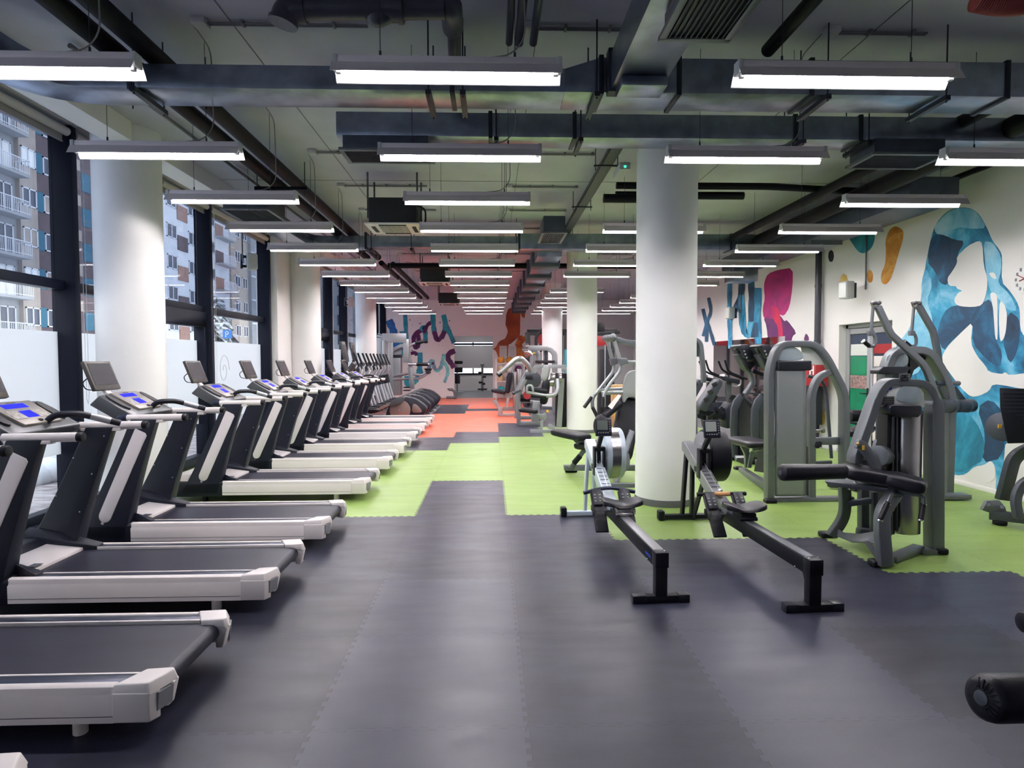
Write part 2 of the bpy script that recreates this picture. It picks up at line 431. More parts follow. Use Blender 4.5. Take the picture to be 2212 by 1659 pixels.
# ------------------------------------------------------------------ glazed facade
bays = [(-2.2, 1.5, 0), (1.5, 4.2, 0), (4.2, 6.9, 0), (6.9, 8.66, 0), (8.66, 10.15, 1), (10.15, 12.78, 0), (14.1, 16.1, 0), (16.1, 17.7, 1), (17.7, 19.5, 0), (19.5, 22.2, 0), (22.2, 24.8, 0), (24.8, YB, 0)]
ZT = 2.42
for n, (y0, y1, door) in enumerate(bays):
    b = MB()
    m = .045
    b.box((XL-.03, y1-m, 0), (-4.39, y1+m, H-.02))                     # deep mullion
    b.box((XL-.03, y0+m, ZT-.05), (-4.5, y1-m, ZT+.05))                # transom
    b.box((XL-.03, y0+m, 0), (-4.5, y1-m, .09)); b.box((XL-.03, y0+m, H-.12), (-4.5, y1-m, H-.02))
    if door:
        b.box((XL-.03, y0+m, ZT-.28), (-4.47, y1-m, ZT-.05))
        for yy in (y0+m, y1-m-.08): b.box((XL-.03, yy, .05), (-4.47, yy+.08, ZT-.28))
        b.box((XL-.03, y0+m, .05), (-4.47, y1-m, .16))
    w = struct(b.build('window_%d' % (n+1) if n < 9 else 'window_%d' % (n+2), 'frame_black', bevel=.004))
    b = MB(); b.box((XL, y0+m, ZT), (XL+.008, y1-m, H-.1)); b.build('upper_pane', 'glass_tint', w)
    b = MB(); b.box((XL, y0+m, .05), (XL+.008, y1-m, ZT)); b.build('lower_pane', 'glass_clear', w)
    b = MB(); b.box((XL+.012, y0+m, .63), (XL+.014, y1-m, 1.93)); b.build('frosted_film', 'frost', w)
    if not door and y0 > 0 or door:
        b = MB(); b.cyl((-4.42, y0+.06, H-.09), (-4.42, y1-.06, H-.09), .045, 16); b.box((-4.385, y0+.06, H-.02), (-4.36, y1-.06, H))
        r = b.build('roller_blind', 'blind', w)
        b = MB(); b.box((-4.456, y0+.08, H-.19), (-4.452, y1-.08, H-.09)); b.box((-4.462, y0+.08, H-.2), (-4.446, y1-.08, H-.185)); b.build('hem_bar', 'blind_dark', r)
        if not door:
            b = MB(); b.tube([(-4.40, y0+.12, H-.1), (-4.41, y0+.12, 2.2), (-4.41, y0+.13, 1.2), (-4.41, y0+.155, 1.15), (-4.41, y0+.17, 1.25), (-4.40, y0+.16, H-.1)], .0025, 5); b.build('pull_cord', 'text_white', r)
# scroll decal on the third frosted window
b = MB()
sp = [(XL+.018, 11.0+.22*math.cos(t*.5)*(1-t/22), 1.45+.3*math.sin(t*.5)*(1-t/22)) for t in range(0, 20)]
b.tube(sp, .004, 5); tag(b.build('scroll_decal', 'blind'), 'faint spiral decal on the frosted pane beside the third treadmill', 'decal')

# ------------------------------------------------------------------ door in the right wall
b = MB(); D0 = XR+.12
b.box((D0, DY0, DZ-.07), (D0+.06, DY1, DZ)); b.box((D0, DY0, 0), (D0+.06, DY0+.07, DZ)); b.box((D0, DY1-.07, 0), (D0+.06, DY1, DZ))
b.box((XR+.2, DY0, DZ-.02), (XR+.25, DY1, DZ)); dr = struct(b.build('door_1', 'aluminium', bevel=.005))
ym = (DY0+DY1)/2
for k, (a, c) in enumerate(((DY0+.075, ym-.005), (ym+.005, DY1-.075))):
    b = MB(); t = .075
    b.box((D0-.01, a, .02), (D0+.045, a+t, DZ-.08)); b.box((D0-.01, c-t, .02), (D0+.045, c, DZ-.08))
    b.box((D0-.01, a+t, .02), (D0+.045, c-t, .14)); b.box((D0-.01, a+t, DZ-.17), (D0+.045, c-t, DZ-.08))
    lf = b.build('door_leaf', 'aluminium', dr, bevel=.004)
    b = MB(); b.box((D0+.01, a+t, .14), (D0+.02, c-t, DZ-.17)); b.build('pane', 'b_glass', lf)
    if k == 1:
        b = MB(); b.box((D0+.004, a+t, .14), (D0+.009, c-t, 1.66)); po = b.build('poster', 'green_poster', lf)
        b = MB(); b.box((D0, a+t, 1.12), (D0+.003, c-t, 1.34)); b.build('photo_strip', 'photo', po)
        b = MB(); b.box((D0+.004, a+t, 1.67), (D0+.008, c-t, 1.86)); b.build('label_strip', 'clear_grey', lf)
    else:
        b = MB(); b.box((D0+.004, a+t, .3), (D0+.009, c-t, 1.66)); b.build('poster', 'paper', lf)
        b = MB(); b.box((D0+.003, a+t, 1.7), (D0+.009, c-t, 1.85)); b.box((D0+.002, a+t, .84), (D0+.003, a+t+.25, .92)); b.build('red_strip', 'red', lf)
b = MB(); b.box((D0-.03, ym+.02, .9), (D0-.01, ym+.05, 1.14)); b.cyl((D0-.03, ym+.035, 1.05), (D0-.07, ym+.035, 1.05), .01, 8); b.cyl((D0-.07, ym+.035, 1.05), (D0-.07, ym+.16, 1.05), .011, 8)
b.build('door_handle', 'text_black', dr, bevel=.003)
b = MB(); b.box((XR+.24, DY0, 0), (XR+.26, DY1, DZ)); struct(b.build('trim_3', 'under'))

# ------------------------------------------------------------------ murals
def blob(b, cx, cy, rx, ry, X=5.998, n=22, j=.06, rot=0):
    pts = []
    for k in range(n):
        a = 2*math.pi*k/n; r = 1+random.uniform(-j, j)
        dx, dy = rx*r*math.cos(a), ry*r*math.sin(a)
        pts.append(px_(cx+dx*math.cos(rot)-dy*math.sin(rot), cy+dx*math.sin(rot)+dy*math.cos(rot), X))
    b.plate(pts, .0015, (1, 0, 0))
def smooth(P, n=1):
    for _ in range(n):
        Q = []
        for i in range(len(P)):
            a, c = P[i], P[(i+1) % len(P)]
            Q += [(a[0]*.78+c[0]*.22, a[1]*.78+c[1]*.22), (a[0]*.22+c[0]*.78, a[1]*.22+c[1]*.78)]
        P = Q
    return P
def paint(b, P, X=None, Y=None, sm=1, t=.0015):
    P = smooth(P, sm)
    if X is not None: b.plate([px_(x, y, X) for x, y in P], t, (1, 0, 0))
    else: b.plate([p(x, y, Y) for x, y in P], t, (0, 1, 0))
def ribbon(b, P, w, X=None, Y=None):
    Q = fillet([V((x, y, 0)) for x, y in P], 1e3, 4) if len(P) > 2 else [V((x, y, 0)) for x, y in P]
    L, R = [], []
    for i, q in enumerate(Q):
        d = (Q[min(i+1, len(Q)-1)]-Q[max(i-1, 0)]).normalized(); n = V((-d.y, d.x, 0))*(w/2*(1+.12*math.sin(i*1.7)))
        if i == 0: q = q-d*w*.2
        L.append(q+n); R.append(q-n)
    f = (lambda q: px_(q.x, q.y, X)) if X is not None else (lambda q: p(q.x, q.y, Y))
    d = V((.0015, 0, 0)) if X is not None else V((0, .0015, 0))
    s0 = [f(q) for q in L]; s1 = [f(q) for q in R]
    b.loft([[s0[i], s1[i], s1[i]+d, s0[i]+d] for i in range(len(s0))])
def z6(P): return [(x/3.858+1740, y/3.858+430) for x, y in P]
woman = [(2015,497),(2003,550),(1992,620),(1989,650),(1968,705),(1955,730),(1932,750),(1935,800),(1960,850),(1995,900),(2020,960),(2030,1010),(2045,1020),(2067,1027),(2085,1025),(2106,1007),(2124,1005),(2141,994),(2150,1008),(2152,1040),(2150,1060),(2172,1066),(2166,1030),(2168,1000),(2172,950),(2240,930),(2240,727),(2212,727),(2203,710),(2203,670),(2196,650),(2180,627),(2163,609),(2165,555),(2160,541),(2144,521),(2131,490),(2116,464),(2100,451),(2077,447),(2051,453),(2030,471)]
b = MB(); b.mi = 0; paint(b, woman, X=5.9985)
b.mi = 1   # pale washes
paint(b, z6([(1000,560),(965,700),(970,830),(880,1060),(760,1220),(760,1400),(900,1500),(1080,1250),(1060,1000),(1010,850),(1060,700)]), X=5.9965)
paint(b, z6([(1480,350),(1560,360),(1630,470),(1630,600),(1600,700),(1700,790),(1770,930),(1690,930),(1600,820),(1530,760),(1500,560)]), X=5.9965)
paint(b, z6([(1060,250),(1120,170),(1200,95),(1300,70),(1390,85),(1450,140),(1510,240),(1400,250),(1250,230),(1150,350)]), X=5.9966)
b.mi = 2   # dark pools
paint(b, z6([(1050,300),(1130,290),(1240,340),(1330,350),(1260,470),(1260,560),(1190,640),(1180,720),(1120,700),(1080,600),(1010,520)]), X=5.996)
paint(b, z6([(1240,880),(1400,905),(1480,860),(1540,830),(1575,960),(1580,1170),(1640,1280),(1620,1420),(1500,1330),(1390,1200),(1395,1020),(1200,1200),(1150,1270),(1090,1130),(1150,940)]), X=5.996)
paint(b, z6([(1690,930),(1785,1000),(1785,1150),(1750,1300),(1700,1380),(1640,1180)]), X=5.996)
paint(b, [(2110,880),(2140,860),(2175,900),(2165,990),(2120,1000),(2130,940)], X=5.996)
b.mi = 3
paint(b, [(2032,900),(2090,890),(2120,930),(2128,990),(2085,1018),(2060,1020),(2035,1000)], X=5.9958)
b.mi = 4   # bare wall left inside the figure
for Q in ([(1260,480),(1350,390),(1445,345),(1475,370),(1485,560),(1515,650),(1515,740),(1500,810),(1470,885),(1400,900),(1290,895),(1245,870),(1240,830),(1275,778),(1310,765),(1260,745),(1255,725),(1195,725),(1180,660),(1225,600),(1265,530)],
          [(1395,1020),(1375,1200),(1430,1310),(1500,1390),(1525,1440),(1640,1460),(1660,1440),(1700,1470),(1900,1440),(1900,1600),(1700,1560),(1560,1540),(1530,1600),(1450,1640),(1380,1650),(1300,1580),(1240,1500),(1130,1350),(1150,1280),(1200,1210),(1300,1110)],
          [(1535,790),(1560,775),(1590,790),(1600,840),(1602,1180),(1580,1160),(1570,1000),(1560,880)],
          [(1620,840),(1660,880),(1680,960),(1670,1100),(1650,1170),(1620,1190),(1610,1000)], [(1525,615),(1575,610),(1595,670),(1550,655)]):
    paint(b, z6(Q), X=5.995)
paint(b, [(2106,1008),(2124,1006),(2141,995),(2150,1008),(2148,1040),(2110,1045)], X=5.9952)
tag(b.build('wall_mural', ['m_blue', 'm_light', 'm_deep', 'm_teal', 'paint_white']), 'blue watercolour mural of a long-haired woman on the right wall', 'mural')
def splash(m, args, lab):
    b = MB()
    for a in args: blob(b, *a[:4], rot=a[4] if len(a) > 4 else 0)
    tag(b.build('paint_splash', m), lab, 'paint splash', 'paint splashes on the right wall')
amber = [(1944, 492), (1952, 500), (1950, 520), (1941, 548), (1932, 580), (1924, 603), (1913, 616), (1903, 610), (1903, 592), (1912, 572), (1914, 545), (1912, 520), (1920, 498), (1932, 488)]
b = MB(); paint(b, amber, X=5.998, sm=2); tag(b.build('paint_splash', 'm_orange'), 'long amber paint splash above the glazed door', 'paint splash', 'paint splashes on the right wall')
splash('m_orange', [(1879, 597, 7, 14)], 'small round amber paint spot between speaker conduit and long amber splash')
splash('m_yellow', [(1823, 610, 9, 18)], 'round yellow paint spot left of the wall speaker')
splash('m_yellow', [(1775, 902, 8, 17)], 'round yellow paint spot low on the wall behind the grey tower')
b = MB(); paint(b, [(1826, 505), (1840, 524), (1854, 545), (1868, 548), (1884, 535), (1891, 512), (1884, 492), (1850, 482), (1830, 488)], X=5.998, sm=2); tag(b.build('paint_splash', 'm_teal'), 'teal blue paint splash near the ceiling above the wall speaker', 'paint splash', 'paint splashes on the right wall')
splash('m_ink', [(1795, 553, 6, 13)], 'small black paint blot beside the drain pipe')
def z4(P): return [(x/4.148+1480, y/4.148+560) for x, y in P]
b = MB(); b.mi = 0
paint(b, z4([(710,200),(740,130),(830,95),(965,75),(962,250),(935,430),(885,510),(840,490),(800,560),(745,560),(700,520),(695,440),(715,350),(705,260)]), X=5.998)
b.mi = 1
paint(b, z4([(700,520),(800,540),(850,500),(890,560),(910,540),(1000,660),(960,690),(950,760),(745,760),(730,600)]), X=5.997)
b.mi = 2
paint(b, z4([(760,410),(830,430),(850,500),(870,600),(880,740),(840,740),(830,600),(790,540)]), X=5.996)
b.mi = 3; paint(b, z4([(1060,730),(1080,660),(1105,690),(1110,730)]), X=5.996)
tag(b.build('figure_mural', ['m_magenta', 'm_purple', 'm_red', 'm_purple']), 'magenta and purple painted head profile on right wall left of the black pipe', 'mural')
b = MB()
for k, Q, w in ((0, [(400,210),(395,400),(398,560),(405,800)], 32), (1, [(510,180),(500,350),(400,540)], 42), (0, [(500,330),(515,620),(560,700),(590,560)], 44), (1, [(590,170),(595,350),(590,560)], 42), (0, [(650,270),(640,520),(655,760)], 52), (1, [(620,580),(625,700)], 50),
                (1, [(210,350),(235,470),(195,560),(160,690)], 22), (1, [(160,450),(195,600),(190,740)], 24), (1, [(195,560),(230,660),(260,770)], 22)):
    b.mi = k; ribbon(b, z4(Q), w/4.148*1.25, X=5.988-.003*random.random())
tag(b.build('brush_lettering', ['m_blue', 'm_deep']), 'blue dripping brush lettering painted on the right wall near the mirror', 'mural')
# back wall lettering
water('s_blue', [(24, 40, 140), (20, 110, 170), (60, 30, 120)], 2.5); water('s_teal', [(16, 120, 150), (40, 160, 178), (90, 20, 110)], 1.8); water('s_light', [(90, 200, 206), (130, 214, 214), (110, 30, 120)], 1.2)
def z1(P): return [(x/4.046+720, y/4.046+520) for x, y in P]
b = MB(); YW = YB-.004
for k, Q, w in ((0, [(490,705),(520,770),(540,850),(556,930)], 40), (1, [(600,800),(606,880),(600,1000)], 26), (1, [(628,655),(636,800),(645,920)], 22),
                (2, [(765,785),(705,820),(700,900),(725,945),(750,900),(742,820)], 24), (1, [(770,780),(795,745),(805,800),(805,880)], 26), (2, [(795,800),(820,735),(862,710)], 20),
                (1, [(870,648),(875,740),(885,820)], 26), (2, [(885,800),(905,880),(950,840),(975,790)], 24), (1, [(965,655),(985,740),(1010,790),(1055,895)], 26), (1, [(950,850),(975,770),(978,700)], 24),
                (2, [(682,985),(720,975),(728,1005)], 18), (1, [(758,985),(758,1080),(750,1130),(722,1235)], 26), (1, [(752,1100),(768,1150),(790,1190)], 20),
                (2, [(1055,965),(1005,985),(1000,1035),(1030,1070),(1056,1110)], 28),
                (3, [(835,1110),(850,1050),(872,1050),(880,1110),(905,1145),(940,1110),(955,1050),(968,990)], 20), (3, [(955,1050),(995,1100),(1003,1160),(970,1240)], 18),
                (1, [(640,1190),(640,1262),(680,1265),(720,1230)], 24)):
    b.mi = k; ribbon(b, z1(Q), w/4.046*1.6, Y=YW-.004*random.random())
b.mi = 2
for _ in range(26):
    x, y = random.uniform(660, 1040), random.uniform(690, 1220); r = random.choice((1.5, 2, 3, 5))
    paint(b, z1([(x-r, y-r), (x+r, y-r), (x+r, y+r), (x-r, y+r)]), Y=YW-.003)
paint(b, z1([(860,1060),(880,1060),(880,1085),(855,1085)]), Y=YW-.004)
tag(b.build('script_lettering', ['s_blue', 's_teal', 'm_purple', 's_light']), 'teal and purple brush script on the far wall beside the opening', 'mural')
def zo(P): return [(x/10.37+1040, y/10.37+640) for x, y in P]
b = MB(); b.mi = 0
paint(b, zo([(605,280),(700,245),(800,240),(870,265),(868,600),(865,870),(820,925),(720,1010),(640,1080),(605,1065),(590,1420),(400,1380),(370,1370),(330,1230),(255,1180),(330,1130),(370,1040),(430,990),(530,950),(575,850),(590,780),(560,680),(535,640),(545,560),(550,420),(580,330)]), Y=YW)
paint(b, zo([(880,275),(940,300),(982,370),(970,480),(945,490),(890,440)]), Y=YW)
b.mi = 1
paint(b, zo([(870,868),(930,890),(980,910),(992,970),(960,1030),(900,1080),(950,1160),(960,1300),(1000,1430),(930,1440),(780,1400),(780,1110),(740,1105),(820,925)]), Y=YW)
tag(b.build('silhouette_mural', ['m_rust', 'm_amber']), 'rust and amber silhouette of a man painted on far wall', 'mural')

# ------------------------------------------------------------------ wall fittings
b = MB(); b.box((XR-.006, 12.75, .5), (XR-.001, 16.9, 2.08)); o = b.build('wall_mirror', 'mirror'); tag(o, 'large frameless mirror on the right wall behind the bikes', 'mirror')
b = MB(); b.tube([(XR-.09, 11.3, 0), (XR-.09, 11.3, H)], .055, 20)
for z in (.9, 1.9, 2.9, 3.55): b.tube([(XR-.09, 11.3, z), (XR-.09, 11.3, z+.06)], .061, 20)
tag(b.build('drain_pipe', 'pipe_grey'), 'black vertical drain pipe on right wall left of the door', 'pipe')
def speaker(loc, rz, label, conduit):
    t = thing('wall_speaker', label, 'speaker', loc, 'white wall speakers', org=False)
    b = MB(); b.box((-.09, -.08, -.14), (.09, .08, .14)); b.build('cabinet', 'box_plastic', t, bevel=.02, seg=3)
    b = MB(); b.box((-.075, -.088, -.12), (.075, -.078, .12)); b.build('grille', 'clear_grey', t, bevel=.004)
    b = MB(); b.box((-.02, .08, -.1), (.02, .16, -.06)); b.box((-.02, .08, .06), (.02, .16, .1)); b.box((-.03, .14, -.12), (.03, .17, .12)); b.build('bracket', 'flange', t)
    t.rotation_euler = (0, 0, rz)
    world()
    b = MB(); b.cyl((conduit[0], conduit[1], loc[2]), (conduit[0], conduit[1], H), .012, 8)
    c = b.build('conduit', 'gym_grey'); tag(c, 'grey conduit of the ' + label, 'conduit')
speaker((5.72, 10.05, 2.72), math.radians(-75), 'white wall speaker above the glazed door', (5.97, 9.95))
speaker((5.75, 15.1, 2.72), math.radians(-75), 'small white wall speaker over the blue lettering', (5.97, 15.0))
speaker((-4.05, 10.9, 3.28), math.radians(120), 'white speaker hanging at the windows before the second window-side column', (-4.12, 10.7))
speaker((-4.05, 18.4, 3.28), math.radians(120), 'white speaker hanging at the windows before the third window-side column', (-4.12, 18.2))
c = px_(2212, 603, 5.97); c.y -= .05
t = thing('wall_clock', 'round white wall clock with raised numerals and red hands', 'clock', tuple(c))
b = MB(); b.cyl(c, c-V((.03, 0, 0)), .155, 48); b.build('dial', 'clock_face', t, bevel=.004)
for k in range(12):
    a = math.radians(30*k); q = c+V((-.032, math.sin(a)*.122, math.cos(a)*.122)); b = MB(); b.obox(q, (.006, .022, .034)); b.build('numeral', 'ball_grey', t)
b = MB(); b.bar(c-V((.036, 0, 0)), c+V((-.036, .1, .05)), .004, .008); b.build('hand', 'red', t); b = MB(); b.bar(c-V((.038, 0, 0)), c+V((-.038, .07, -.02)), .004, .012); b.build('hand', 'red', t)
t = thing('hydrant_cabinet', 'red fire hydrant cabinet marked H behind the grey tower', 'cabinet', (5.73, 11.2, .5))
q0, q1 = (5.62, 10.79, 1.14), (5.84, 11.62, 1.53)
b = MB(); b.box(q0, q1); b.build('cabinet_body', 'red', t, bevel=.01)
b = MB(); b.box((5.612, 10.95, 1.34), (5.618, 10.985, 1.5)); b.box((5.612, 10.84, 1.34), (5.618, 10.875, 1.5)); b.box((5.612, 10.875, 1.405), (5.618, 10.95, 1.43)); b.build('letter', 'text_white', t)
b = MB(); b.box((5.64, 10.95, .45), (5.84, 11.5, 1.14)); b.build('lower_box', 'm_ink', t, bevel=.01)
b = MB(); b.box((5.84, 11.42, .6), (5.999, 11.6, 1.45)); b.build('wall_bracket', 'm_ink', t)
for k, (x0, x1) in enumerate(((1079, 1095), (1098.5, 1115))):
    a, c = p(x0, 747, YB-.01), p(x1, 775, YB-.01)
    t = thing('notice_sheet', ('left' if k == 0 else 'right')+' one of two white notice sheets above the ball rack', 'sign', tuple(a), 'notice sheets on the far wall')
    b = MB(); b.box((a.x, YB-.008, c.z), (c.x, YB-.002, a.z)); b.build('sheet', 'paper', t)
    b = MB()
    for r in range(9): b.box((a.x+.04, YB-.0095, a.z-.06-r*.05), (c.x-.04-.06*random.random(), YB-.0085, a.z-.052-r*.05))
    b.build('print', 'ball_grey', t)
world()
# ================================================================== CEILING SERVICES
def pw(x, y, Y): return p(x, y, Y)
GALV = ['duct', 'flange']
def duct_run(b, pts, w, h):
    """rectangular duct along a horizontal polyline (X,Y,Zcentre)"""
    b.flat(pts, w, h, (0, 0, 1))
def flanges(parent, spots, name='flange'):
    for (c, sx, sy, sz) in spots:
        b = MB(); b.obox(c, (sx, sy, sz)); b.build(name, 'flange', parent, bevel=.003)
def hanger(parent, X, Y0, Y1, z):
    b = MB(); b.box((X-.02, Y0-.06, z-.035), (X+.02, Y1+.06, z))
    for y in (Y0-.04, Y1+.04): b.cyl((X, y, z-.05), (X, y, H), .006, 6)
    b.build('hanger', 'flange', parent)
# first duct across the room with elbow at the window side
t = thing('ventilation_duct', 'long galvanised duct with rounded elbow crossing the ceiling nearest the camera', 'duct', (0, 4.9, 3.6), 'galvanised ducts across the ceiling')
b = MB(); duct_run(b, fillet([(-3.35, -1.5, 3.68), (-3.35, 4.9, 3.68), (.55, 4.9, 3.68)], .5, 10), .34, .17); b.build('duct_body', 'duct', t, bevel=.004)
b = MB(); b.loft([[(.55, 4.73, 3.595), (.55, 5.07, 3.595), (.55, 5.07, 3.765), (.55, 4.73, 3.765)], [(.82, 4.73, 3.595), (.82, 5.07, 3.595), (.82, 5.07, 3.85), (.82, 4.73, 3.85)], [(6.0, 4.73, 3.595), (6.0, 5.07, 3.595), (6.0, 5.07, 3.85), (6.0, 4.73, 3.85)]])
b.build('duct_section', 'duct', t, bevel=.004)
for X, h in ((-2.6, .19), (-.28, .19), (1.3+.1, .28), (2.4, .28), (3.9, .28), (.82, .28)):
    b = MB(); b.box((X-.018, 4.72, 3.58), (X+.018, 5.08, 3.585+h)); b.build('flange', 'flange', t, bevel=.003)
for X in (-2.55, -.45, -.2, .78, 2.5, 3.4): hanger(t, X, 4.73, 5.07, 3.58)
b = MB(); b.box((-3.55, 3.9, 3.58), (-3.15, 3.94, 3.6)); b.build('hanger', 'flange', t)
# branch towards the camera with grille box
t = thing('branch_duct', 'wide galvanised branch duct running toward the camera above the second lamp row', 'duct', (1.05, 3, 3.6))
b = MB(); duct_run(b, [(1.05, -1.5, 3.7), (1.05, 4.70, 3.7)], .36, .26); b.build('duct_body', 'duct', t, bevel=.004)
b = MB(); b.box((.85, 4.6, 3.55), (1.25, 4.7, 3.86)); b.build('flange', 'flange', t, bevel=.004)
b = MB(); b.box((.9, 4.38, 3.5), (1.22, 4.6, 3.57)); b.build('duct_shoe', 'duct', t, bevel=.01)
def grille(label, X0, X1, Y0, Y1, z0, z1, fins='y', mt='duct_dark'):
    t = thing('air_grille', label, 'vent', ((X0+X1)/2, (Y0+Y1)/2, z0), 'slatted air grilles under the ducts')
    b = MB(); b.box((X0, Y0, z0+.02), (X1, Y1, z1)); b.build('plenum_box', mt, t, bevel=.004)
    b = MB(); f = .03
    for a in ((X0-f, Y0-f, X1+f, Y0+.01), (X0-f, Y1-.01, X1+f, Y1+f), (X0-f, Y0, X0+.01, Y1), (X1-.01, Y0, X1+f, Y1)): b.box((a[0], a[1], z0), (a[2], a[3], z0+.025))
    b.build('frame', 'aluminium' if mt != 'duct_dark' else 'gym_grey', t, bevel=.002)
    b = MB(); n = int((Y1-Y0)/.03) if fins == 'x' else int((X1-X0)/.03)
    for k in range(n):
        if fins == 'x': y = Y0+.02+k*.03; b.box((X0, y, z0+.003), (X1, y+.008, z0+.02))
        else: x = X0+.02+k*.03; b.box((x, Y0, z0+.003), (x+.008, Y1, z0+.02))
    b.build('slats', 'flange', t)
grille('slatted grille under the branch duct at the top of the view', .98, 1.33, 3.0, 3.6, 3.42, 3.56)
# second duct
t = thing('ventilation_duct', 'blunt-ended dark galvanised duct just behind the nearest cross duct', 'duct', (2, 5.84, 3.6), 'galvanised ducts across the ceiling')
b = MB(); b.box((-1.36, 5.7, 3.6), (6.0, 5.99, 3.81)); b.build('duct_body', 'duct', t, bevel=.004)
for X in (-.0, .75, 2.75, 3.35): 
    b = MB(); b.box((X-.018, 5.69, 3.585), (X+.018, 6.0, 3.825)); b.build('flange', 'flange', t, bevel=.003)
    hanger(t, X+.05, 5.7, 5.99, 3.585)
grille('slatted grille under the blunt duct end', -1.3, -.55, 5.68, 6.02, 3.46, 3.6, 'x')
grille('slatted grille box under the second cross duct at the right', 3.45, 4.1, 5.65, 6.05, 3.45, 3.6, 'x')
# third duct
t = thing('ventilation_duct', 'far galvanised cross duct with elbow behind the first air conditioner', 'duct', (0, 11.4, 3.6), 'galvanised ducts across the ceiling')
b = MB(); duct_run(b, fillet([(-3.3, 8.6, 3.7), (-3.3, 11.45, 3.7), (.5, 11.45, 3.7)], .45, 8), .34, .2); b.build('duct_body', 'duct', t, bevel=.004)
b = MB(); b.box((.5, 11.28, 3.58), (4.94, 11.62, 3.85)); b.build('duct_section', 'duct', t, bevel=.004)
for X in (-2.2, .5, 3.2, 4.3): 
    b = MB(); b.box((X-.02, 11.27, 3.57), (X+.02, 11.63, 3.86)); b.build('flange', 'flange', t)
for X in (-2.1, -1.4, .45, 3.6): hanger(t, X, 11.28, 11.62, 3.575)
grille('dark grille box over the fourth window-side lamp', -3.35, -2.8, 8.1, 8.8, 3.5, 3.72)
grille('square grille box hanging before the far cross duct', .78, 1.1, 9.4, 10.2, 3.48, 3.74)
b = MB(); b.box((.82, 10.2, 3.55), (1.16, 11.27, 3.8)); tag(b.build('branch_duct', 'duct', bevel=.004), 'short galvanised duct joining the square grille box to the far cross duct', 'duct')
t = thing('branch_duct', 'stepped galvanised duct running down the pink back hall', 'duct', (1.1, 19, 3.6))
b = MB(); b.box((.85, 11.63, 3.5), (1.3, 25.5, 3.82)); b.build('duct_body', 'duct', t, bevel=.004)
for k in range(8):
    y = 12.4+k*1.75; b = MB(); b.box((.8, y, 3.44), (1.35, y+.5, 3.84)); b.build('flange', 'duct_dark', t, bevel=.004)
# sloped duct on the right wall
t = thing('ventilation_duct', 'dark duct running along the right wall above the door', 'duct', (5.2, 9, 3.6), 'galvanised ducts across the ceiling')
b = MB(); duct_run(b, [(5.25, 7.4, 3.62), (5.25, 13.5, 3.62)], .6, .3); b.build('duct_body', 'duct_dark', t, bevel=.004)
b = MB(); b.box((4.9, 12.7, 3.2), (5.4, 13.2, 3.47)); b.build('plenum_box', 'duct', t, bevel=.004)
b = MB(); b.box((5.0, 9.8, 3.4), (5.5, 10.5, 3.47)); b.build('grille', 'gym_grey', t)
# pipes
def pipe(label, pts, r, m='pipe_black', grp=None, clamps=(), rf=.12, n=14):
    t = thing('pipe', label, 'pipe', tuple(pts[0]), grp)
    b = MB(); b.tube(fillet(pts, rf, 5) if len(pts) > 2 else pts, r, n); b.build('pipe_body', m, t)
    for c in clamps:
        c = V(c); b = MB(); b.obox(c, (r*2.4, .03, r*2.4)); b.cyl(c, (c.x, c.y, H-.004), .005, 6); b.build('clamp', 'flange', t)
    return t
G = 'black heating pipe pair'
pipe('left one of the paired black pipes running away above the treadmills', [(-2.74, -1.5, 3.88), (-2.74, 14.2, 3.88)], .072, grp=G)
pipe('right one of the paired black pipes running away above the treadmills', [(-2.5, -1.5, 3.89), (-2.5, 14.2, 3.89)], .072, grp=G)
for k, Y in enumerate((5.35, 8.1, 12.6)):
    t = thing('pipe_bracket', ORD[k]+' black strut bracket carrying the paired pipes', 'bracket', (-2.62, Y, 3.76), 'strut brackets of the paired pipes')
    b = MB(); b.box((-2.95, Y-.02, 3.75), (-2.3, Y+.02, 3.79)); b.build('strut', 'pipe_black', t)
    b = MB(); b.cyl((-2.92, Y, 3.68), (-2.92, Y, H), .006, 6); b.cyl((-2.33, Y, 3.68), (-2.33, Y, H), .006, 6); b.build('rod', 'flange', t)
world()
pipe('thin grey conduit along the ceiling between window beam and black pipes', [(-3.25, 5.1, 4.06), (-3.25, 20, 4.06)], .02, 'conduit_grey')
pipe('black cross pipe at the start of the pink back hall', [(-2.3, 14.3, 3.72), (.55, 14.3, 3.72), (4.6, 14.3, 3.72)], .06)
pipe('black pipe pair member continuing left of the back hall', [(-2.45, 14.3, 3.78), (-2.45, 22.3, 3.78)], .06)
pipe('black pipe continuing beside the back hall pair', [(-2.22, 14.5, 3.78), (-2.22, 22.3, 3.78)], .06)
b = MB(); b.box((-4.2, 22.3, 3.6), (5.9, 22.45, 3.76)); tag(b.build('steel_beam', 'pipe_black'), 'black steel beam crossing the far end of the hall', 'beam')
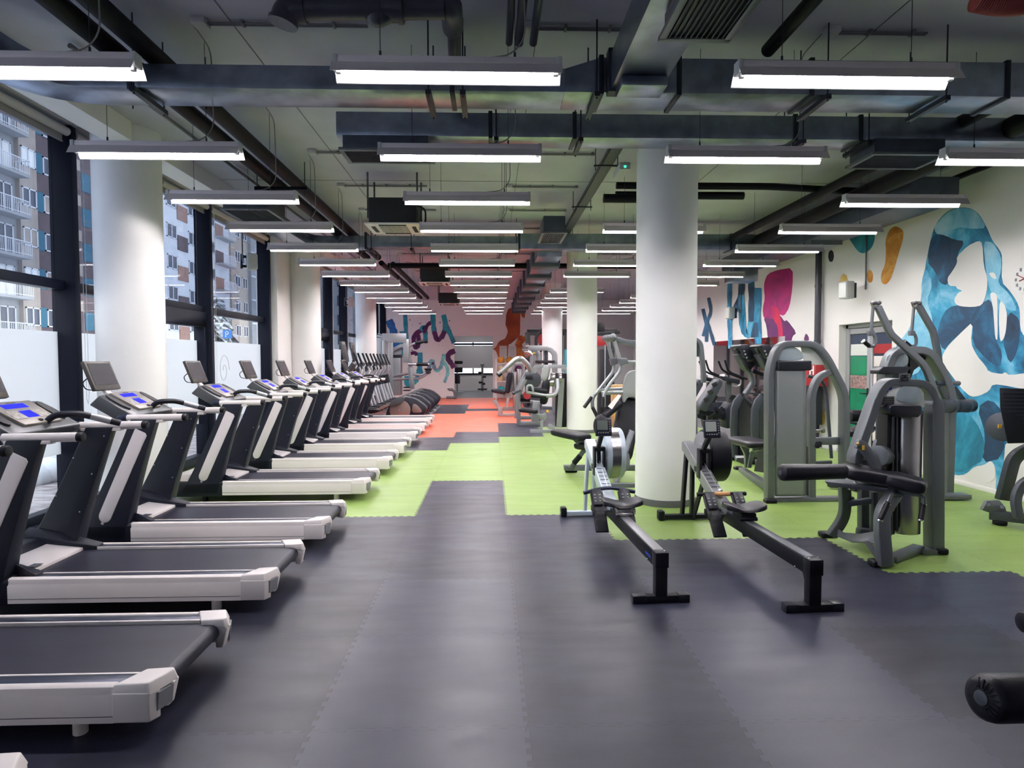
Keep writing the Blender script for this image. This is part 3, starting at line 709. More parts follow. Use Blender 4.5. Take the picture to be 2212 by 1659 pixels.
# fat drain pipe cluster at the top
t = thing('drain_pipe', 'fat black drain pipe with elbow and branch fittings at the top of the view', 'pipe', (-.7, 4.05, 3.87))
A = lambda x, y, Y=4.05: p(x, y, Y)
b = MB(); b.tube([A(628, 18), A(960, 15)], .072, 20); b.build('pipe_body', 'pipe_grey', t)
b = MB(); b.tube(fillet([A(660, 20), A(622, 20), A(612, 48)], .09, 6), .085, 20); b.tube([A(612, 44), A(610, 52)], .092, 20); b.build('elbow', 'pipe_grey', t)
b = MB(); b.tube([A(790, 17), A(872, 17)], .085, 20); b.tube(fillet([A(800, 20), A(812, 40), A(850, 22)], .08, 5), .06, 16); b.tube([A(860, 17), A(870, 17)], .094, 20); b.build('branch_fitting', 'pipe_grey', t)
b = MB(); b.tube(fillet([A(900, 17), A(950, -8), A(975, 18), p(978, 60, 4.4)], .08, 6), .07, 20); b.build('swept_bend', 'pipe_grey', t)
b = MB(); b.tube([p(975, 22, 4.15), p(981, 70, 4.75), (-.3, 5.6, 3.9)], [.062, .05, .05], 16); b.tube([p(974, 15, 4.1), p(976, 32, 4.2)], .072, 20); b.build('descending_pipe', 'pipe_grey', t)
world()
for k, x in enumerate((1112, 1140, 1180)):
    q = p(x, 10, 3.6+.0); X = q.x
    pipe(('left', 'middle', 'right')[k]+' of three thin grey pipes along the ceiling at the top', [(X, -1.5, 3.93), (X, 4.7, 3.93)], (.026, .032, .028)[k], 'pipe_grey', 'three thin ceiling pipes', clamps=[(X, 3.95, 3.93)])
pipe('black pipe along the ceiling to the right of the branch duct', [(2.05, -1.5, 3.9), (2.05, 4.7, 3.9)], .05, clamps=[(2.05, 3.4, 3.9)])
pipe('upper of two long dark pipes along the right side of the ceiling', [(4.3, 5.2, 3.78), (4.3, 11.2, 3.78)], .06)
pipe('fat dark pipe along the right side of the ceiling', [(4.75, 4.8, 3.72), (4.75, 11.2, 3.72)], .1)
pipe('thin grey pipe next to the right wall ceiling edge', [(5.75, 5.2, 3.85), (5.75, 11.2, 3.85)], .035)
pipe('upper cross pipe behind the near round column', [(1.62, 8.2, 3.86), (3.6, 8.2, 3.86), (5.4, 8.35, 3.82)], .045)
pipe('lower cross pipe behind the near round column', [(1.62, 8.25, 3.75), (3.3, 8.25, 3.75)], .05)
t = pipe('short dark pipe with insulated end left of the near round column', [(1.4, 7.9, 3.62), (2.2, 7.9, 3.62)], .055)
b = MB(); b.tube([(-3.5, 8.3, 3.6), (-3.3, 8.4, 3.72), (-1.65, 8.4, 3.72)], .045, 12); tag(b.build('pipe', 'pipe_black'), 'black pipe from the windows to the first air conditioner', 'pipe')
# perforated cable tray
t = thing('cable_tray', 'grey perforated cable tray running away along the ceiling', 'cable tray', (1.35, 12, 3.83))
b = MB(); b.box((1.29, 6.05, 3.88), (1.42, 22.2, 3.89)); b.box((1.29, 6.05, 3.88), (1.295, 22.2, 3.94)); b.box((1.415, 6.05, 3.88), (1.42, 22.2, 3.94)); b.build('tray', 'tray_metal', t)
for Y in (7.4, 9.4, 11.5, 14, 17): 
    b = MB(); b.box((1.2, Y, 3.865), (1.5, Y+.03, 3.88)); b.cyl((1.22, Y+.015, 3.82), (1.22, Y+.015, H), .005, 6); b.cyl((1.48, Y+.015, 3.82), (1.48, Y+.015, H), .005, 6); b.build('hanger', 'flange', t)
t = thing('emergency_light', 'small emergency light with green indicator beside the cable tray', 'light', (1.5, 7.4, 3.75))
b = MB(); b.box((1.44, 7.1, 3.74), (1.56, 7.5, 3.82)); b.build('housing', 'box_plastic', t, bevel=.01)
M['led'] = mat('led', (40, 255, 150), .4, emit=3)
b = MB(); b.ball((1.5, 7.1, 3.77), .012); b.build('indicator', 'led', t)
# corrugated hose top right
t = thing('flexible_hose', 'rust red corrugated hose at the top right corner', 'hose', (2.8, 3.1, 3.8))
b = MB(); n = 60
pa = [p(2105+k*2.4, 2+10*math.sin(k/60*math.pi)-2, 3.1) for k in range(n)]
b.tube(pa, [.045+.008*(k % 2) for k in range(n)], 16); b.build('hose_body', 'corrugated', t)
# cassette air conditioners
for k, (X, Y) in enumerate(((-1.3, 8.75), (-1.32, 15.1), (-1.37, 20.7))):
    t = thing('air_conditioner', ORD[k]+' ceiling cassette air conditioner with black body', 'air conditioner', (X, Y, 3.36), 'ceiling cassette air conditioners')
    b = MB(); b.box((X-.31, Y-.3, 3.42), (X+.31, Y+.3, 3.76)); b.build('body', 'text_black', t, bevel=.02)
    b = MB(); b.loft([[(X-.36, Y-.35, 3.4), (X+.36, Y-.35, 3.4), (X+.36, Y+.35, 3.4), (X-.36, Y+.35, 3.4)], [(X-.36, Y-.35, 3.42), (X+.36, Y-.35, 3.42), (X+.36, Y+.35, 3.42), (X-.36, Y+.35, 3.42)]])
    pl = b.build('panel', 'tm_white', t, bevel=.006)
    b = MB()
    for a in range(4):
        R = Matrix.Rotation(a*math.pi/2, 3, 'Z'); b.obox(V((X, Y, 3.397))+R @ V((0, .27, 0)), (.36, .05, .008), R)
    b.build('louvre', 'text_black', pl)
    b = MB()
    for a in range(5): b.box((X-.19+a*.076, Y-.19, 3.393), (X-.19+a*.076+.066, Y+.19, 3.4))
    b.build('intake_grille', 'keypad', pl)
    for sx in (-1, 1):
        for sy in (-1, 1):
            b = MB(); b.box((X+sx*.325-.012, Y+sy*.24-.003, 3.5), (X+sx*.325+.012, Y+sy*.24+.003, H)); b.build('hanger', 'tray_metal', t)
    b = MB(); b.tube(fillet([(X+.31, Y-.1, 3.7), (X+.42, Y-.1, 3.65), (X+.42, Y-.1, 3.48), (X+.36, Y-.1, 3.43)], .06), .012, 8); b.build('drain_hose', 'text_black', t)
world()
# ------------------------------------------------------------------ pendant lamps
LX = {'window-side': -2.605, 'central': -.24, 'column-side': 2.06, 'wall-side': 4.32}
def make_lamp():
    t = thing('pendant_lamp', 'x', 'lamp', (0, 0, 3.25)); L = 1.25
    b = MB(); b.prism([(-.030, 3.33), (-.036, 3.295), (-.026, 3.288), (.026, 3.288), (.036, 3.295), (.030, 3.33)], -L/2, L/2, 'x'); b.build('housing', 'lamp_shell', t, bevel=.003)
    b = MB()
    for s in (-1, 1):
        o = [(s*.03, 3.292), (s*.042, 3.286), (s*.082, 3.222), (s*.088, 3.2195)]
        q = [(s*.088, 3.218), (s*.0805, 3.2205), (s*.040, 3.282), (s*.028, 3.288)]
        b.mi = 0; b.loft([[(-L/2-.02, u, w) for u, w in o], [(L/2+.02, u, w) for u, w in o]], closed=False)
        b.mi = 1; b.loft([[(-L/2-.02, u, w) for u, w in q], [(L/2+.02, u, w) for u, w in q]], closed=False)
    b.build('reflector', ['lamp_shell', 'lamp_inner'], t)
    b = MB(); b.tube([(-L/2+.03, 0, 3.255), (L/2-.03, 0, 3.255)], .016, 12); b.build('fluorescent_tube', 'tube', t)
    for s in (-1, 1):
        b = MB(); b.obox((s*(L/2+.006), 0, 3.295), (.03, .078, .075)); b.obox((s*(L/2-.012), 0, 3.262), (.03, .03, .05)); b.build('end_cap', 'box_plastic', t, bevel=.004)
        b = MB(); b.cyl((s*.38, 0, 3.33), (s*.38, 0, H), .0022, 5); b.cyl((s*.38, 0, 3.33), (s*.38, 0, 3.365), .007, 8); b.build('suspension_wire', 'flange', t)
    return t
lamp0 = make_lamp(); first = True
for row, X in LX.items():
    for k in range(14):
        if row == 'column-side' and k in (2, 7): continue
        if row == 'wall-side' and k == 0: continue
        o = lamp0 if first else copy_tree(lamp0); first = False
        o.location = (X, 3.66+1.44*k, 3.25)
        o['label'] = 'white trough pendant tube lamp, %s in the %s row' % (('nearest' if k == 0 else ORD[k]), row) if row != 'wall-side' else 'white trough pendant tube lamp, %s in the wall-side row' % ORD[k-1]
        o['group'] = 'pendant tube lamps in rows'
for k, Y in enumerate((28.6, 31.2)):  # unseen lamps added to brighten the room past the opening
    o = copy_tree(lamp0); o.location = (-.8, Y, 3.45); o['label'] = 'added unseen tube lamp brightening the next room, %s the opening' % ('just beyond' if k == 0 else 'farther from'); o['group'] = 'pendant tube lamps in rows'
world()
# junction boxes with conduits and power leads
n = 0
for k in range(11):
    Y = 3.66+1.44*k
    for row, X, s, xe in (('window-side', -2.605, 1, -.9), ('central', -.24, 1, 1.25), ('column-side', 2.06, 1, 3.3)):
        if row == 'column-side' and k in (0, 2, 7): continue
        t = thing('power_lead', 'grey ceiling conduit and drop lead feeding lamp %d in the %s row' % (k+1, row), 'cable', (X+.75, Y, H), 'conduits feeding the pendant lamps')
        bx = X+.5
        b = MB(); b.box((bx-.05, Y-.35-.04, H-.047), (bx+.05, Y-.27, H-.002)); b.build('junction_box', 'box_plastic', t, bevel=.006)
        b = MB()
        for d in (0, .025): b.cyl((bx, Y-.33+d, H-.022), (xe, Y-.33+d, H-.022), .009, 6)
        c = bx+.3
        while c < xe: b.obox((c, Y-.318, H-.018), (.02, .06, .03)); c += .33
        b.build('conduit', 'conduit_grey', t)
        b = MB(); b.tube(fillet([(bx-.06, Y-.31, H-.03), (bx-.07, Y, H-.06), (bx-.06, Y, 3.45), (bx-.14, Y, 3.35), (bx-.3, Y, 3.333)], .1, 4), .0045, 6); b.build('drop_lead', 'cable', t)
world()
# ================================================================== TREADMILLS
def make_treadmill():
    t = thing('treadmill', 'x', 'treadmill', (-2.5, .41, 0)); W = .82; m = W/2
    def both(f):
        f(1); f(-1)
    yy = lambda y, s: y if s == 1 else W-y        # s=1 near side
    def rails(s):
        b = MB(); pr = [(0, .085), (0, .198), (.004, .204), (.004, .210), (.010, .236), (.022, .243), (.045, .243), (.05, .236), (.06, .1), (.06, .085)]
        b.loft([[(x, yy(u, s), w) for u, w in pr] for x in (-3.07, -1.61)]); b.build('side_rail', 'tm_white', t)
        b = MB(); b.box((-3.07, min(yy(-.0006, s), yy(.002, s)), .112), (-1.61, max(yy(-.0006, s), yy(.002, s)), .115)); b.build('seam_line', 'gym_dark', t)
        b = MB(); b.box((-3.05, min(yy(.048, s), yy(.118, s)), .15), (-1.56, max(yy(.048, s), yy(.118, s)), .238)); b.build('foot_rail', 'tm_navy', t, bevel=.003)
        b = MB(); b.box((-3.05, min(yy(.118, s), yy(.132, s)), .2), (-1.56, max(yy(.118, s), yy(.132, s)), .242)); b.build('trim_strip', 'tm_white', t, bevel=.003)
        # rear end cap
        b = MB()
        b.prism([(-1.615, yy(-.003, s)), (-1.46, yy(-.003, s)), (-1.435, yy(.05, s)), (-1.615, yy(.07, s))], .085, .215, 'z')
        b.loft([[(-1.62, yy(-.004, s), .2), (-1.455, yy(-.004, s), .2), (-1.40, yy(.135, s), .205), (-1.415, yy(.16, s), .205), (-1.54, yy(.155, s), .215)],
                [(-1.615, yy(.012, s), .246), (-1.47, yy(.012, s), .252), (-1.415, yy(.13, s), .254), (-1.43, yy(.15, s), .254), (-1.545, yy(.15, s), .248)]])
        b.loft([[(-1.47, yy(.10, s), .1), (-1.43, yy(.10, s), .1), (-1.43, yy(.155, s), .1), (-1.47, yy(.155, s), .1)], [(-1.47, yy(.10, s), .21), (-1.405, yy(.10, s), .21), (-1.405, yy(.155, s), .21), (-1.47, yy(.155, s), .21)]])
        cap = b.build('end_cap', 'tm_white', t, bevel=.007, seg=3)
        b = MB(); b.loft([[(-1.462, yy(.03, s), .12), (-1.44, yy(.03, s), .12), (-1.415, yy(.105, s), .12), (-1.45, yy(.105, s), .12)], [(-1.462, yy(.03, s), .2), (-1.432, yy(.03, s), .2), (-1.407, yy(.105, s), .2), (-1.45, yy(.105, s), .2)]])
        b.build('cap_recess', 'ball_grey', cap)
        b = MB(); b.cyl((-1.8, yy(.08, s), 0), (-1.8, yy(.08, s), .09), .03, 16); b.build('foot', 'tm_white', t, bevel=.004)
        b = MB(); b.cyl((-3.3, yy(.09, s), 0), (-3.3, yy(.09, s), .09), .03, 16); b.build('foot', 'rubber', t)
        # front lower side cover
        b = MB(); b.loft([[(x, yy(u, s), w) for u, w in ((0, .07), (0, .22), (.02, .243), (.14, .245), (.14, .07))] for x in (-3.62, -3.065)]); b.build('lower_cover', 'tm_dark', t, bevel=.006)
        # leaning upright
        rings = []
        for q in range(9):
            k = q/8; z = .1+(1.125-.1)*k; e = (1-k)**1.6
            x0, x1 = -3.46+.41*k**.95-.08*e, -3.17+.34*k+.05*e*e; d = .07+.07*(1-k)**1.2
            rings.append([(x0, yy(.0, s), z), (x1, yy(.0, s), z), (x1+.0, yy(d, s), z), (x0+.02, yy(d, s), z)])
        b = MB(); b.loft(rings); up = b.build('upright', 'tm_dark', t, bevel=.008)
        a0, a1 = V((-3.275, 0, .31)), V((-2.965, 0, 1.01)); ax = (a1-a0).normalized(); sd = V((ax.z, 0, -ax.x)); pts = []
        for q in range(13):
            an = math.pi+math.pi*q/12; pts.append(a0+sd*.052*math.cos(an)+ax*.06*math.sin(an))
        pts += [a1+sd*.056, a1+sd*.045+V((0, 0, .018)), a1-sd*.045+V((0, 0, .022)), a1-sd*.056]
        y0 = yy(-.006, s)
        b = MB(); b.plate([V((v.x, y0, v.z)) for v in pts], .01, (0, 1 if s == 1 else -1, 0)); b.build('side_panel', 'tm_panel', up, bevel=.004)
        b = MB(); b.cyl((-3.30, yy(-.003, s), .245), (-3.30, yy(.01, s), .245), .014, 12); b.build('level_gauge', 'chrome', up)
        b = MB()
        for z, fx in ((1.06, .82), (.9, .12), (.78, .86), (.62, .12), (.5, .88), (.36, .12), (.3, .86)):
            k = (z-.1)/1.025; e = (1-k)**1.6; x0, x1 = -3.46+.41*k**.95-.08*e, -3.17+.34*k+.05*e*e; d = .07+.07*(1-k)**1.2
            b.ball((x0+(x1-x0)*fx, yy(d+.001, s), z), .006, (1, .5, 1), 5)
        b.build('screws', 'chrome', up)
        b = MB(); zz = .243
        b.loft([[(-3.42, yy(.13, s), .08), (-3.42, yy(.20, s), .08), (-3.42, yy(.20, s), .36), (-3.42, yy(.13, s), .40)], [(-3.2, yy(.12, s), .08), (-3.2, yy(.19, s), .08), (-3.2, yy(.18, s), .31), (-3.2, yy(.12, s), .36)], [(-2.93, yy(.05, s), .2), (-2.93, yy(.14, s), .2), (-2.93, yy(.135, s), .25), (-2.93, yy(.05, s), .255)]])
        b.build('upright_foot', 'tm_dark', t, bevel=.006)
        # hand rail
        yr = yy(.035, s)
        b = MB(); b.tube([(-3.09, yr, 1.135), (-2.625, yr, 1.14)], .03, 18); hr = b.build('handrail', 'tm_white', t)
        b = MB(); b.box((-3.07, yr-.03, 1.098), (-2.78, yr+.03, 1.12)); b.build('rail_saddle', 'tm_white', hr, bevel=.004)
        b = MB(); b.tube([(-2.625, yr, 1.14), (-2.59, yr, 1.14)], [.032, .029], 18); b.build('end_plug', 'rubber', hr, bevel=.003); b = MB(); b.tube([(-3.16, yr, 1.13), (-3.085, yr, 1.135)], [.035, .032], 18); b.build('rail_socket', 'tm_navy', hr, bevel=.003)
    both(rails)
    b = MB(); n = 10
    prof = [(-3.1, .225)]+[(-1.49+.042*math.sin(math.pi*q/n), .183+.042*math.cos(math.pi*q/n)) for q in range(n+1)]+[(-3.1, .141)]
    b.prism(prof, .14, W-.14, 'y'); b.build('belt', 'belt', t)
    b = MB(); b.box((-3.5, .06, .075), (-1.62, W-.06, .14)); b.build('chassis', 'text_black', t)
    # front hood
    b = MB(); b.loft([[(-3.02, .14, .245), (-3.02, W-.14, .245), (-3.02, W-.14, .2), (-3.02, .14, .2)], [(-3.26, .16, .285), (-3.26, W-.16, .285), (-3.26, W-.16, .1), (-3.26, .16, .1)]]); h = b.build('front_hood', 'tm_panel', t, bevel=.004)
    b = MB(); b.box((-3.09, .2, .2555), (-3.03, .27, .2575)); b.build('warning_label', 'gym_dark', h)
    b = MB(); b.loft([[(-3.26, .16, .27), (-3.26, W-.16, .27), (-3.26, W-.16, .1), (-3.26, .16, .1)], [(-3.3, .16, .33), (-3.3, W-.16, .33), (-3.3, W-.16, .1), (-3.3, .16, .1)], [(-3.4, .14, .34), (-3.4, W-.14, .34), (-3.4, W-.14, .09), (-3.4, .14, .09)]]); b.build('hood_ridge', 'tm_dark', t, bevel=.01)
    b = MB(); b.loft([[(-3.4, .04, .33), (-3.4, W-.04, .33), (-3.4, W-.0, .08), (-3.4, .0, .08)], [(-3.62, .04, .31), (-3.62, W-.04, .31), (-3.62, W, .08), (-3.62, 0, .08)], [(-3.78, .08, .22), (-3.78, W-.08, .22), (-3.78, W-.04, .08), (-3.78, .04, .08)]]); b.build('motor_cover', 'tm_panel', t, bevel=.015, seg=3)
    # console
    rings = []
    for q in range(9):
        y = .07+(W-.14)*q/8; c = 1-((q-4)/4)**2
        rings.append([(-3.345-.02*c, y, 1.325+.02*c), (-3.06+.015*c, y, 1.155), (-3.075, y, 1.10), (-3.15, y, 1.08), (-3.43, y, 1.245)])
    b = MB(); b.loft(rings); co = b.build('console', 'console_dark', t, bevel=.012, seg=3)
    nx = V((.17+.0, 0, .31)).normalized(); ux = V((.31, 0, -.18)).normalized(); nz = V((.18, 0, .31)).normalized()
    top = V((-3.355, m, 1.342))
    def onface(u, v, h=0): return top+ux*u+V((0, v, 0))+nz*h
    def slab(b, u0, u1, v0, v1, h0, h1, tv=0):
        b.loft([[onface(u0, v0, h), onface(u0, v1, h), onface(u1, v1-tv, h), onface(u1, v0+tv, h)] for h in (h0, h1)])
    b = MB(); slab(b, .02, .30, -.2, .2, -.03, .012, .02); fp = b.build('face_plate', 'console_silver', co, bevel=.006, seg=3)
    b = MB(); slab(b, .055, .105, -.12, .09, .011, .0145); b.build('display', 'lcd_blue', fp)
    b = MB(); slab(b, .145, .225, -.055, .045, .011, .0145); b.build('display', 'lcd_blue', fp)
    for v0, v1 in ((-.17, -.065), (.055, .16)):
        b = MB(); slab(b, .135, .235, v0, v1, .011, .0145); b.build('keypad', 'keypad', fp)
    b = MB(); slab(b, .035, .045, -.04, .04, .0115, .014); b.build('nameplate', 'gym_dark', fp)
    for s in (-1, 1):
        b = MB()
        b.loft([[onface(.15+.12*math.cos(a)+0*s, s*.265+.042*math.sin(a), h) for a in [2*math.pi*j/18 for j in range(18)]] for h in (-.01, .004)]); b.build('cup_holder', 'text_black', co)
    b = MB(); b.ball(onface(.27, .0, .012), .018, (1, 1, .6), 8); b.build('stop_button', 'text_black', co)
    # grip bar
    gy = .5
    path = fillet([(-3.19, gy-.06, 1.08), (-3.075, gy-.03, 1.245), (-2.93, gy+.02, 1.25), (-2.72, gy+.16, 1.165)], .05, 4)
    b = MB(); b.tube(path, .023, 12); gb = b.build('grip_bar', 'black_plastic', t)
    b = MB(); b.tube([(-3.165, gy-.052, 1.115), (-3.11, gy-.038, 1.195)], .0248, 12); b.build('pulse_plate', 'silver', gb); b = MB(); b.tube([(-2.87, gy+.06, 1.227), (-2.77, gy+.125, 1.186)], .0245, 12); b.build('pulse_plate', 'silver', gb)
    # television on arm
    b = MB(); b.flat(fillet([(-3.30, m, 1.2), (-3.48, m, 1.33), (-3.545, m, 1.45)], .06, 4), .03, .07, (0, 1, 0)); b.build('screen_arm', 'tm_panel', t, bevel=.004)
    c = V((-3.525, m, 1.485)); a = V((-.1, 0, .26)).normalized(); nn = V((.26, 0, .1)).normalized(); R = Matrix((nn, (0, 1, 0), a)).transposed()
    b = MB(); b.obox(c, (.035, .38, .275), R); tv = b.build('television', 'tv_bezel', t, bevel=.006)
    b = MB(); b.obox(c+nn*.0185+a*.012, (.003, .325, .205), R); b.build('tv_screen', 'tv_screen', tv)
    b = MB(); b.tube(fillet([c-nn*.02+V((0, -.14, 0)), c-nn*.07+V((0, -.17, -.03)), c-nn*.05+V((0, -.15, -.1)), c-nn*.01+V((0, -.1, -.12))], .03), .005, 6); b.build('antenna_lead', 'text_black', tv)
    return t
tm0 = make_treadmill()
TY = [1.42, 2.68, 4.05, 5.42, 7.25, 8.88, 10.4, 12.0, 13.6, 14.95]
TL = ['cropped treadmill whose white rear cap shows in the lower left corner', 'large treadmill at lower left whose console is out of frame', 'treadmill with its screen cut by the left picture edge', 'treadmill with its screen before the first window-side column',
      'treadmill at the first green matting beside the window door frame', 'treadmill with its screen in front of the spiral window decal', 'seventh treadmill from the front beside the second window-side column', 'eighth treadmill from the front standing where the orange matting begins',
      'ninth treadmill from the front on orange matting', 'farthest treadmill next to the ellipticals']
for k, Y in enumerate(TY):
    o = tm0 if k == 0 else copy_tree(tm0)
    o.location = (-2.5 - (.19 if k == 0 else 0), Y+.41, 0); o['label'] = 'white and navy '+TL[k]; o['group'] = 'treadmills in a row by the windows'
world()
# ================================================================== ROWERS
def rower(label, loc, rz, light, wood):
    t = thing('rowing_machine', label, 'rowing machine', (0, 0, 0)); fr = 'rower_white' if light else 'rower_grey'
    b = MB(); b.box((-.042, 0, .235), (.042, 1.62, .335)); b.build('rail', 'rubber', t, bevel=.004)
    b = MB(); b.box((-.036, .01, .334), (.036, 1.5, .341)); b.build('rail_track', 'rail_top' if light else 'gym_dark', t, bevel=.002)
    b = MB(); b.box((-.045, -.01, .24), (.045, .075, .342)); b.box((-.04, 0, .04), (.04, .07, .24)); b.prism([(.07, .24), (.16, .24), (.07, .06)], -.01, .01, 'x')
    b.build('rear_leg', 'rubber', t, bevel=.004)
    b = MB()
    for x in (-.03, .03): b.ball((x, .03, .343), .006, (1, 1, .6), 6)
    b.ball((-.047, .17, .245), .007, n=6); b.build('bolts', 'chrome', t)
    b = MB(); b.box((-.19, .0, .0), (.19, .065, .05)); f = b.build('rear_foot', 'rubber', t, bevel=.004)
    for x0, x1 in ((-.193, -.1), (.12, .193)):
        b = MB(); b.box((x0, -.003, 0), (x1, .068, .054)); b.build('foot_cover', 'black_plastic', f, bevel=.004)
    # inclined chain housing
    b = MB(); b.loft([[(-.05, y, z), (.05, y, z), (.05, y, z-h), (-.05, y, z-h)] for y, z, h in ((1.30, .36, .05), (1.5, .40, .13), (2.37, .80, .12), (2.43, .78, .08))]); hs = b.build('main_frame', fr, t, bevel=.008, seg=3)
    for k in range(5):
        y = 1.66+k*.055; z = .40+(y-1.5)*.46+.002; b = MB(); b.obox((0, y, z), (.074, .006, .004)); b.build('slot', 'text_black', hs)
    b = MB(); b.box((-.052, 2.0, .55), (-.049, 2.06, .6)); b.build('vent', 'text_black', hs)
    b = MB(); b.tube([(0, 1.56, .46), (0, 2.1, .73)], .004, 6); b.build('chain', 'silver', hs)
    b = MB()
    for s in (-1, 1): b.flat([(s*.03, 2.33, .72), (s*.05, 2.40, .03)], .07, .03, (1, 0, 0))
    b.build('front_leg', fr if light else 'rubber', t, bevel=.005)
    b = MB(); b.flat([(.03, 2.0, .5), (.03, 2.3, .03)], .06, .02, (1, 0, 0)); b.build('leg_brace', 'rubber' if not light else fr, t)
    b = MB(); b.box((-.31, 2.33, .012), (.31, 2.4, .055)); f = b.build('front_foot', 'rubber' if not light else fr, t, bevel=.005)
    for s in (-1, 1):
        b = MB(); b.box((min(s*.31, s*.25), 2.315, 0), (max(s*.31, s*.25), 2.415, .1)); b.build('caster', 'rubber', f, bevel=.015, seg=3)
    # flywheel on the right side of the beam
    c = V((.17, 2.17, .68))
    b = MB(); b.cyl(c-V((.1, 0, 0)), c+V((.1, 0, 0)), .255, 48); w = b.build('flywheel_housing', fr if light else 'rubber', t, bevel=.02, seg=3)
    b = MB()
    if light:
        b.cyl(c-V((.04, 0, 0)), c+V((.045, 0, 0)), .258, 48); b.build('mesh_band', 'steel', w)
    else:
        for r_, h in ((.235, .012), (.18, .02), (.12, .028)): b.cyl(c-V((.1, 0, 0)), c-V((.1+h, 0, 0)), r_, 40)
        b.build('fan_cover', 'ball_grey', w, bevel=.006)
    b = MB()
    for k in range(6):
        a = k*math.pi/3; b.ball(c+V((-.1, .2*math.cos(a), .2*math.sin(a))), .008, n=5)
    b.build('housing_screws', 'text_black', w)
    # monitor on arm
    b = MB(); b.flat(fillet([(0, 1.95, .62), (-.01, 1.93, .78), (-.01, 1.78, .92)], .05), .05, .035, (1, 0, 0)); b.box((-.055, 1.9, .5), (-.035, 1.99, .76)); b.box((.035, 1.9, .5), (.055, 1.99, .76)); b.box((-.055, 1.9, .74), (.055, 1.99, .78)); ar = b.build('monitor_arm', 'rubber', t, bevel=.006)
    R = Matrix.Rotation(math.radians(-12), 3, 'X')
    b = MB(); b.obox((0, 1.76, .985), (.155, .03, .165), R); mo = b.build('monitor', 'black_plastic', t, bevel=.01, seg=3)
    b = MB(); b.obox(V((0, 1.76, .985))+R @ V((-.012, -.0165, .02)), (.1, .004, .09), R); b.build('screen', 'lcd_grey' if not light else 'lcd_dark', mo)
    b = MB()
    for k in range(5): b.obox(V((0, 1.76, .985))+R @ V((-.05+k*.022, -.017, -.05)), (.012, .004, .01), R); b.obox(V((0, 1.76, .985))+R @ V((.058, -.017, .05-k*.022)), (.01, .004, .008), R)
    b.build('buttons', 'ball_grey', mo)
    # foot boards
    for s in (-1, 1):
        R = Matrix.Rotation(math.radians(48), 3, 'X')
        c = V((s*.125, 1.36, .29))
        b = MB(); b.obox(c, (.115, .40, .018), R); fb = b.build('foot_board', 'rubber', t, bevel=.012, seg=3)
        b = MB(); b.obox(c+R @ V((0, .13, .02)), (.085, .16, .02), R); b.build('foot_pad', 'black_plastic', fb, bevel=.008)
        b = MB()
        for q in range(3):
            for e in (-1, 1): b.obox(c+R @ V((e*.022, .09+q*.03, .031)), (.018, .01, .003), R)
        b.build('peg_holes', 'lcd_grey', fb)
        b = MB(); b.flat([c+R @ V((-.062, -.02, 0)), c+R @ V((-.05, -.02, .075)), c+R @ V((0, -.03, .1)), c+R @ V((.05, -.02, .075)), c+R @ V((.062, -.02, 0))], .004, .035, R @ V((0, 1, 0))); b.build('strap', 'rubber', fb)
    b = MB(); b.box((-.18, 1.40, .28), (.18, 1.46, .33)); b.build('foot_crossbar', 'rubber', t, bevel=.005)
    # seat
    y = 1.06; b = MB(); rings = []
    for q in range(11):
        u = -1+2*q/10; x = u*.165; dip = .018*math.cos(u*math.pi*1.0)*-1; e = (1-abs(u)**4)*.5+.5
        rings.append([(x, y-.115*e, .415+dip*.4), (x, y+.115*e, .42+dip*.2), (x, y+.11*e, .452+dip), (x, y-.11*e+.02*(1-abs(u)), .445+dip)])
    b.loft(rings); st = b.build('seat', 'leather', t, bevel=.01, seg=3)
    b = MB(); b.box((-.06, y-.09, .345), (.06, y+.09, .4)); b.cyl((-.07, y-.08, .355), (.07, y-.08, .355), .017, 12); b.box((-.05, y-.07, .4), (.05, y+.07, .415)); b.build('seat_carriage', 'steel' if light else 'rubber', st, bevel=.004)
    # handle
    hy, hz = 1.52, .44
    b = MB()
    if wood: b.cyl((-.22, hy, hz), (.22, hy, hz), .019, 14)
    else: b.tube(fillet([(-.235, hy-.01, hz-.015), (-.05, hy+.01, hz+.02), (.05, hy+.01, hz+.02), (.235, hy-.01, hz-.015)], .06), .018, 14)
    h = b.build('handle', 'rubber' if wood else 'tm_navy', t, bevel=.004)
    if wood:
        b = MB(); b.cyl((-.07, hy, hz), (.07, hy, hz), .0215, 14); b.build('wooden_grip', 'wood', h)
    b = MB(); b.ball((0, hy+.03, hz+.02), .022, n=8); b.build('swivel', 'silver', h)
    if light:
        b = MB()
        for k in range(4): b.box((-.0435, .12+k*.03, .27), (-.042, .14+k*.03, .285))
        b.build('blue_decal', 'text_blue', t)
    t.location = loc; t.rotation_euler = (0, 0, rz); return t
rower('pale blue-white rowing machine left of the near round column', (1.125, 4.11, 0), math.radians(2.6), True, False)
rower('grey rowing machine with wooden handle grip right of the near round column', (2.065, 3.92, 0), math.radians(2.0), False, True)
world()

